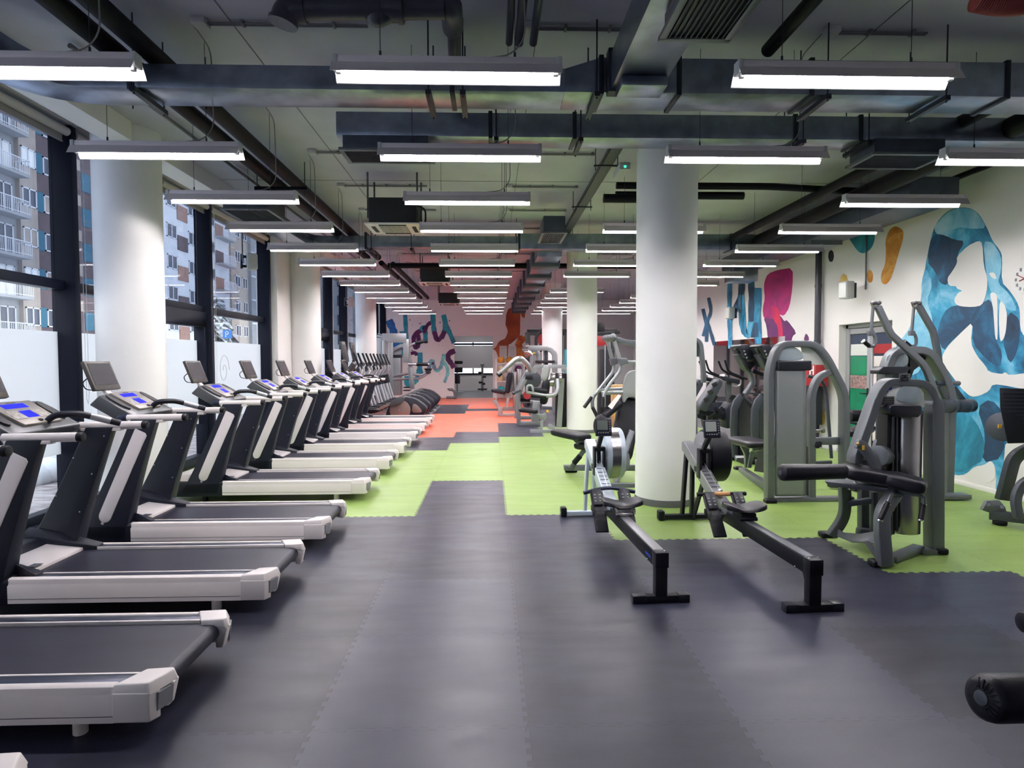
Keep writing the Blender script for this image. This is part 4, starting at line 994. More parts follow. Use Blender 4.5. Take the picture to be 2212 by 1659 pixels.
# ================================================================== LEG CURL NUMBER 25
t = thing('leg_curl_machine', 'grey leg curl machine numbered 25 with black bench pads', 'gym machine', (3.3, 5.1, 0))
P = p
Yt = 5.12
path = [P(2017, 1192, Yt)]+fillet([P(2017, 1180, Yt), P(2017, 868, Yt), P(1995, 828, Yt), P(1912, 824, Yt), P(1893, 850, Yt), P(1846, 985, Yt), P(1846, 1000, Yt)], .085, 6)
ws = [.1]*len(path)
for i, q in enumerate(path):
    if q.z > 1.28: ws[i] = .062
    elif q.x < 3.2: ws[i] = .07
b = MB(); b.flat(path, ws, .13, (0, 1, 0)); fr = b.build('arch_frame', 'gym_grey', t, bevel=.008, seg=3)
b = MB(); b.box((3.33, Yt-.068, 1.43), (3.42, Yt-.06, 1.5)); pl = b.build('number_plate', 'gym_grey', fr, bevel=.003)
b = MB(); text_mesh(b, '25', (3.345, Yt-.0725, 1.445), (1, 0, 0), (0, 0, 1), .042); b.build('number', 'text_black', pl)
b = MB(); b.plate([P(x, y, Yt-.045) for x, y in ((1905, 833), (1985, 833), (1996, 850), (1998, 880), (1886, 876))], .02); pl = b.build('info_panel', 'clear_grey', fr, bevel=.004)
b = MB(); b.plate([P(x, y, Yt-.06) for x, y in smooth([(1936, 868), (1940, 845), (1955, 830), (1975, 829), (1990, 843), (1993, 872)], 2)], .03); b.build('round_badge', 'disc_blue', pl, bevel=.004)
b = MB()
for k in range(9):
    a, c = P(1910-k*1.6, 857+k*2.1, Yt-.055), P(1932, 857+k*2.1, Yt-.055); b.box((a.x, a.y, c.z-.003), (c.x, a.y+.01, c.z+.001))
b.build('instructions', 'text_black', pl)
b = MB()
for x, y, r in ((1921, 838, .02), (1914, 845, .012)): q = P(x, y, Yt-.05); b.obox(q, (r*2, .006, r*1.6))
b.build('pictogram', 'text_blue', pl)
# stack shroud
ring = []
for a in range(13): an = math.pi+math.pi*a/12; ring.append((math.cos(an)*.105, math.sin(an)*.07))
c = P(1966, 1000, Yt); cx = c.x
b = MB(); b.loft([[(cx+u, Yt+.02+v, z) for u, v in ring]+[(cx+.105, Yt+.1, z), (cx-.105, Yt+.1, z)] for z in (.16, 1.19)]); b.build('weight_shroud', 'steel', t, bevel=.004)
b = MB(); a = P(1930, 1000, Yt); b.box((a.x-.07, Yt-.02, .16), (a.x+.01, Yt+.12, 1.2)); b.build('weight_stack', 'text_black', t)
b = MB(); b.cyl((a.x-.03, Yt-.03, .16), (a.x-.03, Yt-.03, 1.2), .012, 10); b.cyl((a.x+.02, Yt-.03, .2), (a.x-.0, Yt-.03, 1.2), .008, 8); b.build('guide_rods', 'gym_dark', t)
b = MB(); a = P(1926, 1100, Yt-.05); b.ball(a, .02, n=8); b.build('selector_pin', 'yellow', t)
b = MB(); R_ = [P(x, y, Yt-.12) for x, y in ((1922, 880), (1928, 874), (1992, 876), (1994, 892), (1985, 902), (1940, 902), (1922, 892))]
b.plate(R_, .16); tr = b.build('bottle_tray', 'black_plastic', t, bevel=.012, seg=3)
b = MB(); q = P(1960, 876, Yt-.05); b.cyl(q, q+V((0, 0, .005)), .05, 20); b.build('cup_recess', 'text_black', tr)
# lower back frame
b = MB(); b.flat([P(1868, 1150, 5.5), P(1868, 985, 5.5)], .1, .08); b.flat([P(1868, 985, 5.5), P(1846, 985, Yt)], .07, .07); b.flat([P(1853, 1148, 5.4), P(1905, 1152, 5.4)], .06, .08); b.flat([P(1893, 1150, 5.3), P(1893, 1040, 5.3)], .09, .07); b.build('rear_frame', 'gym_dark', t, bevel=.008)
b = MB(); b.cyl(P(1895, 985, 5.0), P(1912, 985, 5.2), .085, 28); b.build('cam_drum', 'gym_grey', t, bevel=.006)
for dx, Y in ((0, 5.0), (38, 5.3)):
    b = MB(); b.flat(fillet([P(1850+dx, 958, Y), P(1862+dx, 962, Y), P(1890+dx, 1000, Y), P(1894+dx, 1030, Y)], .06), .075, .05); b.build('lever_arm', 'gym_grey', t, bevel=.008)
b = MB(); b.cyl(P(1853, 957, 4.97), P(1853, 960, 4.96), .01, 10); b.box(P(1862, 972, 4.965), P(1868, 962, 4.96)); b.build('lever_label', 'yellow', t)
# base
b = MB(); b.flat([P(1925, 1208, 4.88), P(1985, 1183, 5.12)], .09, .05, (0, 0, 1)); b.flat([P(1985, 1190, 5.1), P(2025, 1192, 5.08)], .1, .05, (0, 0, 1)); b.build('base_bar', 'gym_grey', t, bevel=.006)
def rubber_foot(a, c, parent=None):
    b = MB(); a, c = V(a), V(c); m = (a+c)/2; b.obox(m, (abs(c.x-a.x)+.02, .1, .05)); return b.build('rubber_foot', 'rubber', parent or t, bevel=.016, seg=3)
for a, c in (((2018, 1196), (2040, 1196)), ((1773, 1160), (1798, 1160)), ((1882, 1222), (1905, 1222))):
    u, v = pz(*a), pz(*c); u.z = v.z = .026; rubber_foot(u, v)
# bench legs
pt = fillet([P(1822, 1028, 5.25), P(1826, 1075, 5.3), P(1824, 1118, 5.38), P(1795, 1158, 5.45)], .2, 6)
b = MB(); b.flat(pt, .085, .075); b.build('rear_leg', 'gym_grey', t, bevel=.012, seg=3)
pt = fillet([P(1936, 1062, 4.85), P(1905, 1105, 4.8), P(1905, 1150, 4.76), P(1912, 1222, 4.74)], .2, 6)
b = MB(); b.flat(pt, .105, .075); b.build('front_leg', 'gym_grey', t, bevel=.012, seg=3)
b = MB(); b.plate([P(1808, 1140, 5.4), P(1826, 1152, 5.35), P(1862, 1155, 5.05), P(1893, 1150, 4.85), P(1895, 1175, 4.83), P(1876, 1172, 4.9), P(1840, 1172, 5.15), P(1806, 1158, 5.42)], .03); b.plate([P(1869, 1170, 4.95), P(1880, 1170, 4.87), P(1897, 1196, 4.79), P(1897, 1212, 4.77)], .03); b.build('brace_plate', 'gym_grey', t, bevel=.006)
b = MB(); b.flat([P(1830, 1088, 5.3), P(1888, 1080, 5.15)], .05, .05); b.flat([P(1888, 1062, 5.15), P(1888, 1110, 5.15)], .04, .05); b.build('cross_bar', 'gym_dark', t, bevel=.006)
b = MB(); b.loft([[P(1781, 1035, 5.3), P(1835, 1018, 5.3), P(1835, 1032, 5.3), P(1790, 1045, 5.3)], [P(1781, 1040, 5.2), P(1990, 1062, 4.72), P(1990, 1075, 4.72), P(1790, 1050, 5.2)]])
b.build('bench_frame', 'gym_grey', t, bevel=.006)
# pads: a cranked two part bench
def pad(a, c, w, th, name='pad', side=(0, 1, 0), bulge=.0):
    a, c = V(a), V(c); d = c-a; L = d.length; d.normalize(); sdv = V(side); sdv = (sdv-d*sdv.dot(d)).normalized(); u = sdv.cross(d)
    if u.z < 0: u = -u
    b = MB(); rings = []; e = min(.5, th/L*.9); n = 28
    ks = [0, .1*e, .35*e, .7*e, e, .5, 1-e, 1-.7*e, 1-.35*e, 1-.1*e, 1]
    for k in ks:
        t_ = min(k, 1-k)/e; f = 1 if t_ >= 1 else (1-(1-t_)**2.6)**(1/2.6); fw_ = .72+.28*f; ft = .25+.75*f
        m = a+d*L*k; ring = []
        for q in range(n):
            an = 2*math.pi*q/n; cx_, sy_ = math.cos(an), math.sin(an)
            X_ = math.copysign(abs(cx_)**.35, cx_)*w/2*fw_; Y_ = math.copysign(abs(sy_)**.55, sy_)*th/2*ft
            ring.append(m+sdv*X_+u*Y_)
        rings.append(ring)
    b.loft(rings); o = b.build(name, 'leather', t, ang=60); return o
pad(P(1818, 1015, 5.05), P(1932, 1034, 4.92), .36, .11, 'bench_pad', (.3, 1, 0))
pad(P(1908, 1030, 4.93), P(2003, 1054, 4.75), .33, .12, 'bench_pad', (.35, 1, 0))
b = MB(); a, c = P(1686, 1021, 4.83), P(1822, 1018, 4.95); d = (c-a).normalized()
b.tube([a, a+d*.012, a+d*.03, c], [.045, .062, .067, .06], 24); rl = b.build('ankle_roller', 'leather', t)
b = MB(); b.tube([a-d*.004, a+d*.006], .02, 16); b.build('roller_hub', 'gym_dark', rl)
b = MB(); b.tube(fillet([P(1945, 1070, 4.8), P(1925, 1066, 4.78), P(1918, 1085, 4.74)], .05), .015, 12); b.tube(fillet([P(1985, 1072, 4.72), P(1997, 1072, 4.72), P(1996, 1090, 4.7)], .03), .013, 12); hd = b.build('handle_bar', 'gym_grey', t)
for a, c in (((1917, 1088), (1901, 1122)), ((1995, 1088), (1989, 1122))):
    b = MB(); b.tube([P(*a, 4.72), P(*c, 4.68)], .021, 14); g = b.build('grip', 'rubber', hd)
    b = MB(); b.tube([P(*a, 4.72), P(a[0], a[1]+3, 4.72)], .023, 14); b.build('grip_ring', 'chrome', g); b = MB(); b.tube([P(c[0], c[1], 4.68), P(c[0]-1, c[1]+3, 4.68)], .023, 14); b.build('grip_ring', 'chrome', g)
b = MB(); b.tube(fillet([P(1838, 1045, 5.15), P(1850, 1042, 5.1), P(1855, 1062, 5.1), P(1838, 1056, 5.15)], .02), .012, 8); b.cyl(P(1834, 1055, 5.12), P(1845, 1055, 5.12), .015, 10); b.build('adjuster', 'steel', t)

# ================================================================== GREY TOWER (seated press seen from the back)
t = thing('weight_tower_machine', 'tall grey weight tower with rounded arch frame right of the near column', 'gym machine', (3.5, 7.1, 0))
Y0 = 7.05
path = fillet([P(1661, 1078, Y0), P(1661, 800, Y0), P(1680, 743, Y0), P(1757, 743, Y0), P(1782, 770, Y0), P(1823, 850, Y0), P(1823, 1078, Y0)], .13, 8)
b = MB(); b.flat(path, .072, .13); b.build('arch_frame', 'gym_grey', t, bevel=.01, seg=3)
b = MB(); b.flat([P(1661, 1079, Y0), P(1823, 1078, Y0)], .06, .12); b.build('base_bar', 'gym_grey', t, bevel=.006)
b = MB(); b.loft([[P(1672, 800, Y0-.02), P(1742, 800, Y0-.02), P(1742, 1072, Y0-.02), P(1672, 1072, Y0-.02)], [P(1680, 800, Y0-.1), P(1735, 800, Y0-.1), P(1735, 1070, Y0-.1), P(1680, 1070, Y0-.1)]]); b.build('shroud', 'shroud', t, bevel=.015, seg=3)
b = MB(); a, c = P(1671, 800, Y0), P(1743, 779, Y0); b.box((a.x, Y0-.12, a.z), (c.x, Y0+.02, c.z)); b.build('shroud_cap', 'black_plastic', t, bevel=.015, seg=3)
b = MB(); b.plate([P(x, y, Y0-.03) for x, y in smooth([(1668, 779), (1670, 760), (1685, 749), (1715, 748), (1733, 760), (1737, 779)], 2)], .03); b.build('round_badge', 'disc_blue', t, bevel=.004)
b = MB(); b.plate([P(x, y, Y0+.02) for x, y in ((1730, 750), (1758, 750), (1778, 775), (1792, 788), (1738, 788))], .01); b.build('info_panel', 'clear_grey', t)
b = MB(); b.flat(fillet([P(1752, 1076, Y0), P(1752, 850, Y0), P(1765, 815, Y0), P(1802, 798, Y0)], .18, 7), .068, .1); b.build('inner_post', 'gym_grey', t, bevel=.01, seg=3)
b = MB(); b.box(P(1744, 1070, Y0), P(1747, 860, Y0+.1)); b.build('weight_stack', 'text_black', t)
b = MB(); b.flat([P(1757, 953, Y0+.05), P(1823, 952, Y0+.05)], .085, .06); b.build('cross_bar', 'gym_grey', t, bevel=.01)
b = MB(); b.box(P(1759, 966, Y0-.05), P(1771, 953, Y0+.0)); b.cyl(P(1766, 963, Y0-.07), P(1766, 963, Y0), .03, 14); b.build('pivot_block', 'rubber', t, bevel=.006)
b = MB(); b.tube(fillet([P(1745, 812, 7.6), P(1778, 820, 7.6), P(1785, 850, 7.6), P(1796, 990, 7.5)], .12), .02, 10); b.tube([P(1758, 1000, 7.5), P(1796, 998, 7.5)], .022, 10); b.build('press_arm', 'gym_dark', t)
b = MB(); b.tube([P(1748, 932, 7.4), P(1778, 930, 7.4)], .02, 12); b.cyl(P(1774, 930, 7.4), P(1780, 930, 7.4), .032, 14); b.build('weight_peg', 'steel', t)
a = P(1590, 962, 8.6)
b = MB(); b.flat([P(1602, 1016, 8.95), P(1660, 1052, 7.5)], .09, .09, (0, 0, 1)); b.build('floor_rail', 'gym_grey', t, bevel=.01)
b = MB(); b.flat(fillet([P(1614, 1010, 8.7), P(1614, 980, 8.7), P(1604, 962, 8.7)], .08), .07, .06); b.flat(fillet([P(1618, 1010, 8.6), P(1625, 975, 8.6), P(1645, 972, 8.3)], .08), .05, .05); b.build('seat_post', 'gym_grey', t, bevel=.008)
pad(P(1590, 948, 8.9), P(1650, 962, 8.05), .42, .09, 'seat', (1, .15, 0))
b = MB(); b.plate([P(1640, 975, 8.0), P(1665, 975, 7.6), P(1658, 1022, 7.6), P(1630, 1018, 8.0)], .02); b.build('foot_panel', 'rubber', t)
u, v = pz(1587, 1014), pz(1602, 1014); u.z = v.z = .02; rubber_foot(u, v)
u, v = pz(1653, 1086), pz(1674, 1086); u.z = v.z = .02; rubber_foot(u, v)
u, v = pz(1815, 1080), pz(1840, 1080); u.z = v.z = .02; rubber_foot(u, v)

# ================================================================== LAT PULLDOWN
t = thing('lat_pulldown_machine', 'grey pulldown machine with two hanging handles before the blue mural', 'gym machine', (5.0, 7.4, 0))
Y0 = 7.3
path = fillet([P(1912, 1000, Y0), P(1912, 795, Y0), P(1930, 757, Y0), P(2000, 756, Y0), P(2030, 800, Y0), P(2050, 850, Y0), P(2043, 1075, Y0)], .12, 8)
b = MB(); b.flat(path, .085, .16); b.build('arch_frame', 'gym_grey', t, bevel=.01, seg=3)
b = MB(); b.plate([P(x, y, Y0-.04) for x, y in smooth([(1914, 790), (1916, 770), (1928, 761), (1950, 760), (1963, 770), (1962, 788), (1950, 792)], 1)], .03); b.build('round_badge', 'disc_blue', t, bevel=.004)
b = MB(); b.plate([P(x, y, Y0-.2) for x, y in ((1899, 800), (1908, 792), (1972, 792), (1958, 806), (1945, 809), (1899, 808))], .18); b.build('bottle_tray', 'black_plastic', t, bevel=.012, seg=3)
b = MB(); b.box(P(1903, 1000, Y0-.02), P(1912, 808, Y0+.1)); b.box(P(1924, 1000, Y0), P(1950, 808, Y0+.1)); b.build('guide_rods', 'gym_dark', t)
b = MB(); b.plate([P(x, y, Y0+.02) for x, y in ((1962, 765), (2006, 765), (1995, 785), (1975, 800), (1960, 840), (1975, 880), (1960, 880))], .08); b.build('cam_cover', 'text_black', t, bevel=.01)
for k, (pts, Y) in enumerate((([(1896, 662), (1924, 722), (1990, 782), (2002, 800), (2026, 868)], 7.1), ([(1984, 660), (2016, 716), (2025, 760), (2030, 800)], 7.7))):
    b = MB(); b.flat(fillet([P(x, y, Y) for x, y in pts], .04), .07, .06); ar = b.build('lever_arm', 'gym_grey', t, bevel=.01)
    hx = pts[0][0]
    b = MB(); b.plate([P(hx-12, 652, Y), P(hx+4, 650, Y), P(hx+6, 664, Y), P(hx-6, 668, Y)], .05)
    for dx in (-8, 3): b.cyl(P(hx+dx, 654, Y-.02), P(hx+dx, 654, Y+.06), .026, 16)
    b.build('pulley_head', 'steel', ar, bevel=.004)
    b = MB(); b.tube([P(hx-10, 664, Y), P(hx-15, 720, Y)], .017, 10); hd = b.build('hanger_rod', 'gym_grey', ar)
    b = MB(); b.tube(fillet([P(hx-12, 716, Y), P(hx-4, 730, Y), P(hx-6, 748, Y), P(hx-20, 748, Y)], .05), .019, 12); b.obox(P(hx-15, 720, Y), (.06, .05, .06)); b.build('handle_bend', 'gym_grey', hd, bevel=.003)
    b = MB(); b.tube([P(hx-18, 748, Y), P(hx-30, 738, Y)], .024, 14); b.build('grip', 'rubber', hd)
    b = MB(); b.tube([P(hx-30, 738, Y), P(hx-32, 736.5, Y)], .025, 14); b.build('grip_ring', 'chrome', hd)
for x0, x1, Y in ((2032, 2062, 7.1), (2064, 2100, 7.35)):
    b = MB(); b.cyl(P(x0, 877, Y), P(x1, 876, Y+.06), .078, 28); b.cyl(P((x0+x1)/2+4, 877, Y+.03), P((x0+x1)/2+7, 877, Y+.04), .081, 28); b.build('counterweight', 'gym_dark', t, bevel=.006)
b = MB(); b.flat(fillet([P(2030, 835, 7.15), P(2042, 860, 7.15), P(2050, 872, 7.15)], .1), .04, .05); b.flat([P(2060, 838, 7.4), P(2082, 868, 7.4)], .05, .05); b.cyl(P(2020, 828, 7.15), P(2070, 828, 7.5), .03, 12); b.build('pivot_link', 'gym_dark', t)
b = MB(); b.box((4.6, 6.95, .02), (5.45, 7.1, .07)); b.box((4.9, 6.95, .02), (5.05, 7.5, .07)); b.build('base_bar', 'gym_grey', t, bevel=.006)
b = MB(); b.cyl(P(1835, 898, 7.7), P(1868, 898, 7.7), .075, 20); b.build('thigh_roller', 'leather', t, bevel=.01)
b = MB(); b.cyl(P(1866, 908, 7.65), P(1873, 914, 7.6), .018, 10); b.build('adjuster_knob', 'yellow', t, bevel=.003)
pad(P(1832, 932, 7.8), P(1885, 930, 7.6), .38, .1, 'seat', (0, 1, 0))
b = MB(); b.flat([P(1850, 1000, 7.7), P(1850, 938, 7.7)], .08, .08); b.flat([P(1834, 912, 7.65), P(1890, 925, 7.65)], .03, .04); b.flat([(4.2, 7.7, .06), (4.95, 7.4, .06)], .08, .08); b.build('seat_post', 'gym_dark', t, bevel=.006)

# ================================================================== LEG PRESS cropped on the right
t = thing('leg_press_machine', 'leg press cut by the right edge with ribbed black foot plate', 'gym machine', (5.1, 5.9, 0))
b = MB(); b.loft([[P(2159, 838, 5.85), P(2240, 840, 5.7), P(2240, 955, 5.7), P(2176, 958, 5.8), P(2160, 880, 5.85)], [P(2164, 840, 5.95), P(2245, 842, 5.8), P(2245, 957, 5.8), P(2181, 958, 5.9), P(2165, 882, 5.95)]]); fp = b.build('foot_plate', 'rubber', t, bevel=.006)
b = MB()
for k in range(13):
    y = 848+k*8; b.bar(P(2166+max(0, (k-5))*1.4, y, 5.835), P(2240, y+1, 5.69), .012, .014)
b.build('ribs', 'black_plastic', fp)
b = MB(); b.cyl(P(2165, 922, 5.95), P(2172, 922, 6.0), .14, 32); b.build('cam_plate', 'gym_dark', t, bevel=.004)
b = MB(); b.box(P(2157, 925, 5.93), P(2163, 917, 5.94)); b.build('caution_label', 'yellow', t)
b = MB(); b.flat(fillet([P(2165, 1080, 6.0), P(2190, 985, 5.95), P(2235, 965, 5.85)], .2, 7), .12, .07); b.flat(fillet([P(2200, 1120, 5.7), P(2192, 1075, 5.75), P(2210, 1040, 5.75), P(2250, 1030, 5.7)], .15, 7), .08, .06); b.build('frame', 'gym_dark', t, bevel=.012)
b = MB(); b.plate([P(x, y, 5.95) for x, y in ((2122, 1102), (2132, 1083), (2160, 1081), (2172, 1095), (2180, 1122))], .04); pv = b.build('pivot_plate', 'gym_grey', t, bevel=.006)
b = MB(); b.cyl(P(2135, 1090, 5.93), P(2135, 1090, 5.96), .018, 12); b.cyl(P(2165, 1095, 5.9), P(2165, 1095, 5.96), .018, 12); b.build('bolts', 'chrome', pv)
b = MB(); b.flat([(4.88, 6.0, .09), (5.5, 5.5, .09)], .09, .09, (0, 0, 1)); b.build('base_rail', 'gym_dark', t, bevel=.008)
b = MB(); b.cyl((4.95, 5.95, 0), (4.95, 5.95, .045), .06, 20); b.build('rubber_foot', 'rubber', t, bevel=.01)
# cropped roller at the lower right
t = thing('bench_machine', 'black padded roller and bar entering at the lower right corner', 'gym machine', (1.95, 2.1, 0))
a, c = P(2120, 1508, 2.15), P(2330, 1506, 2.25); d = (c-a).normalized()
b = MB(); b.tube([a, a+d*.004, a+d*.018, a+d*.04, c], [.05, .065, .078, .083, .083], 32); rl = b.build('foam_roller', 'leather', t)
b = MB(); b.tube([a-d*.006, a+d*.006], [.026, .028], 20); b.build('roller_hub', 'gym_dark', rl, bevel=.003)
b = MB()
for k in range(20):
    an = 2*math.pi*k/20; s1 = V((0, math.cos(an), math.sin(an))); b.bar(a+s1*.034-d*.001, a+d*.01+s1*.069, .005, .004)
b.build('pleats', 'rubber', rl)
b = MB(); b.flat([P(2300, 1500, 2.25), (2.35, 2.3, 0)], .06, .06); b.tube([a, P(2300, 1505, 2.25)], .02, 10); b.build('frame', 'gym_dark', t)
b = MB(); b.tube([P(2208, 1345, 2.6), P(2300, 1345, 2.6)], .045, 20); b.build('knee_roller', 'leather', t, bevel=.01)
b = MB(); b.flat([P(2290, 1345, 2.6), P(2300, 1506, 2.3)], .05, .05); b.build('support', 'gym_dark', t)
world()
# ================================================================== SHOULDER PRESS left of the near column
t = thing('shoulder_press_machine', 'shoulder press with grey headrest partly behind the near round column', 'gym machine', (1.6, 8.9, 0))
for k, (Y, dx) in enumerate(((9.1, 0), (8.8, 26))):
    b = MB(); b.flat([P(1312+dx*.55, 735, Y), P(1322+dx*.62, 775, Y)], .05, .05)
    b.tube(fillet([P(1324+dx*.6, 778, Y), P(1327+dx*.55, 800, Y), P(1300+dx*.5, 835, Y), P(1279+dx*.9, 860, Y), P(1280+dx, 880, Y)], .12, 5), .026, 12); ar = b.build('press_arm', 'lt_frame', t, bevel=.006)
    b = MB(); b.plate([P(1318+dx*.7, 775, Y-.05), P(1334+dx*.75, 773, Y-.05), P(1338+dx*.8, 785, Y-.05), P(1322+dx*.7, 790, Y-.05)], .1); b.build('sleeve_plate', 'gym_grey', ar, bevel=.006)
    for u, v in (((1278+dx*.95, 858), (1262+dx*1.5, 880)), ((1280+dx, 880), (1290+dx*.9, 900))):
        b = MB(); b.tube([P(*u, Y), P(*v, Y-.05)], .026, 12); b.build('grip', 'rubber', ar)
b = MB(); b.cyl(P(1307, 731, 9.2), P(1325, 730, 8.7), .05, 20); b.ball(P(1324, 729, 8.7), .055, (1, 1, 1), 10); b.flat(fillet([P(1332, 733, 8.9), P(1358, 741, 8.9), P(1420, 741, 8.9)], .1), .075, .08); b.build('pivot_boom', 'gym_grey', t, bevel=.008)
for c_, d_, e_ in (((1292, 843), (1380, 838), 9.1), ((1300, 849), (1380, 846), 8.9), ((1352, 783), (1400, 783), 9.1)):
    b = MB(); b.tube([P(*c_, e_), P(*d_, e_)], .028, 12); b.build('cross_bar', 'lt_frame', t)
pad(P(1338, 990, 8.7), P(1364, 858, 9.0), .34, .12, 'back_pad', (1, 0, 0))
b = MB(); b.plate([P(x, y, 8.85) for x, y in smooth([(1346, 868), (1347, 835), (1354, 808), (1366, 800), (1390, 800), (1390, 858), (1368, 858), (1356, 858), (1350, 870)], 1)], .1); b.build('headrest', 'cloth_grey', t, bevel=.02, seg=3)
pad(P(1202, 932, 8.9), P(1265, 946, 8.5), .3, .1, 'foot_seat', (.5, 1, 0))
pad(P(1255, 960, 8.9), P(1300, 962, 8.6), .36, .11, 'seat', (.3, 1, 0))
b = MB(); b.ball(P(1300, 920, 8.7), .12, (1.0, .8, 1.4), 12); b.tube([P(1305, 900, 8.7), P(1340, 872, 8.8)], .05, 14); b.build('arm_roller', 'leather', t)
b = MB(); b.plate([P(x, y, 8.7) for x, y in smooth([(1228, 942), (1260, 950), (1296, 975), (1290, 980), (1268, 982), (1252, 965)], 1)], .05); b.flat([P(1262, 972, 8.75), P(1232, 1012, 8.8)], .06, .06); b.build('seat_frame', 'gym_grey', t, bevel=.006)
b = MB(); b.tube([P(1253, 985, 8.72), P(1240, 1000, 8.76)], .04, 12); b.build('gas_spring', 'rubber', t)
b = MB(); b.flat([P(1218, 1010, 8.9), P(1300, 1010, 8.6), P(1380, 1010, 8.5)], .08, .08); b.flat([P(1320, 1050, 7.9), P(1400, 1050, 7.9)], .08, .07); b.flat([P(1330, 1040, 8.2), P(1345, 990, 8.5), P(1365, 930, 8.7)], .08, .06); b.build('base_frame', 'gym_grey', t, bevel=.008)
b = MB(); b.plate([P(x, y, 8.3) for x, y in smooth([(1344, 980), (1358, 975), (1362, 1000), (1355, 1018), (1342, 1020)], 1)], .06); b.build('cam_plate', 'gym_grey', t)
b = MB(); b.plate([P(1313, 878, 8.5), P(1336, 852, 8.7), P(1342, 855, 8.7), P(1322, 884, 8.5)], .01); b.build('instruction_plate', 'paper', t)
u, v = pz(1222, 1020), pz(1245, 1020); u.z = v.z = .025; rubber_foot(u, v)

# ================================================================== MACHINES BY THE SECOND COLUMN
def z2(x, y, Y): return p(x/6.635+1050, y/6.635+700, Y)
t = thing('pec_machine', 'pale framed arm machine with upright grey backrest in front of the second column', 'gym machine', (1.2, 13.9, 0), 'pale framed machines by the second column')
Y = 13.9; q = lambda x, y, d=0: z2(x, y, Y+d)
b = MB(); b.flat([q(630, 1545), q(1010, 1545)], .1, .1); b.flat([q(790, 1510), q(800, 1380)], .06, .06); b.flat(fillet([q(690, 700, .5), q(700, 610, .5), q(760, 605, .5), q(1140, 610, .3)], .15), .08, .08); b.flat([q(1120, 620, .2), q(1120, 680, .2)], .12, .08); b.build('frame', 'lt_frame', t, bevel=.01)
pad(q(820, 1150), q(870, 790), .3, .17, 'backrest', (.2, 1, 0))
pad(q(825, 820, -.01), q(880, 590, -.01), .3, .16, 'headrest', (.2, 1, 0)).data.materials[0] = M['cloth_grey']
pad(q(465, 1225), q(740, 1250), .38, .1, 'seat', (0, 1, 0))
b = MB(); b.plate([q(x, y, .05) for x, y in smooth([(640, 1275), (730, 1280), (800, 1300), (865, 1260), (870, 1370), (830, 1395), (780, 1380), (720, 1310)], 1)], .06); b.plate([q(x, y, -.1) for x, y in smooth([(880, 1440), (930, 1430), (1000, 1490), (960, 1515), (890, 1505)], 2)], .06); b.build('seat_bracket', 'lt_frame', t, bevel=.006)
b = MB(); b.tube(fillet([q(580, 970, -.3), q(860, 1030, -.3), q(980, 1020, -.3), q(1030, 940, -.2), q(1020, 790, -.1)], .25, 6), .045, 12); b.tube(fillet([q(585, 970, -.35), q(590, 880, -.35), q(660, 880, -.35), q(675, 970, -.35)], .15, 5), .026, 10); b.build('arm_frame', 'lt_frame', t)
b = MB(); b.tube([q(590, 930, -.3), q(870, 960, -.3)], .055, 14); b.tube([q(640, 1020, -.3), q(860, 1040, -.3)], .045, 14); b.build('forearm_pad', 'leather', t)
b = MB(); b.cyl(q(925, 770, .1), q(985, 770, .1), .11, 20); b.cyl(q(1040, 780, .1), q(1080, 780, .1), .11, 20); b.cyl(q(905, 840, 0), q(975, 840, 0), .08, 20); b.build('pivot_hub', 'steel', t, bevel=.006)
b = MB(); b.box(q(1000, 1480, .3), q(1140, 700, .5)); b.build('weight_shroud', 'text_black', t, bevel=.02)
b = MB(); b.flat([q(1045, 1480, .2), q(1085, 780, .2)], .12, .05); b.build('side_strut', 'lt_frame', t)
b = MB(); b.ball(q(880, 1250, -.1), .035, n=8); b.build('adjuster_knob', 'yellow', t)

t = thing('chest_press_machine', 'pale framed press machine with angled handle arm, middle of three by the second column', 'gym machine', (.6, 15.3, 0), 'pale framed machines by the second column')
Y = 15.3
b = MB(); b.flat(fillet([q(465, 1440), q(465, 980), q(520, 880), q(640, 640)], .15), .1, .09); b.flat([q(470, 1420), q(790, 1420)], .1, .08); b.build('frame', 'lt_frame', t, bevel=.01)
b = MB(); b.flat(fillet([q(435, 1350, .6), q(435, 960, .6), q(500, 850, .6), q(600, 660, .6)], .15), .09, .09); b.flat([q(440, 1340, .6), q(740, 1340, .6)], .09, .08); b.build('far_frame', 'lt_frame', t, bevel=.01)
b = MB(); b.tube(fillet([q(180, 720, -.2), q(420, 510, -.2), q(500, 485, -.2), q(600, 580, -.1), q(650, 700)], .3, 7), .06, 14); ar = b.build('handle_arm', 'silver', t)
b = MB(); b.tube([q(165, 740, -.2), q(215, 690, -.2)], .06, 12); b.build('grip', 'rubber', ar)
b = MB(); b.cyl(q(560, 740, -.05), q(660, 740, -.05), .09, 18); b.cyl(q(660, 800, -.05), q(660, 800, .1), .22, 30); b.build('cam_disc', 'gym_dark', t, bevel=.01)
b = MB(); b.flat([q(395, 995, -.2), q(500, 950, -.1)], .05, .05); b.ball(q(395, 990, -.2), .05, n=8); b.build('foot_lever', 'gym_dark', t)
b = MB(); b.tube([q(490, 1060), q(630, 1065)], .09, 16); b.build('leg_roller', 'leather', t)
b = MB(); b.box(q(500, 1130), q(700, 1090, .2)); b.flat([q(700, 1400), q(720, 1100)], .18, .1); b.build('side_plate', 'lt_frame', t, bevel=.02)
b = MB(); b.cyl(q(590, 1020, -.1), q(590, 1020, 0), .1, 16); b.build('red_plate', 'red', t)

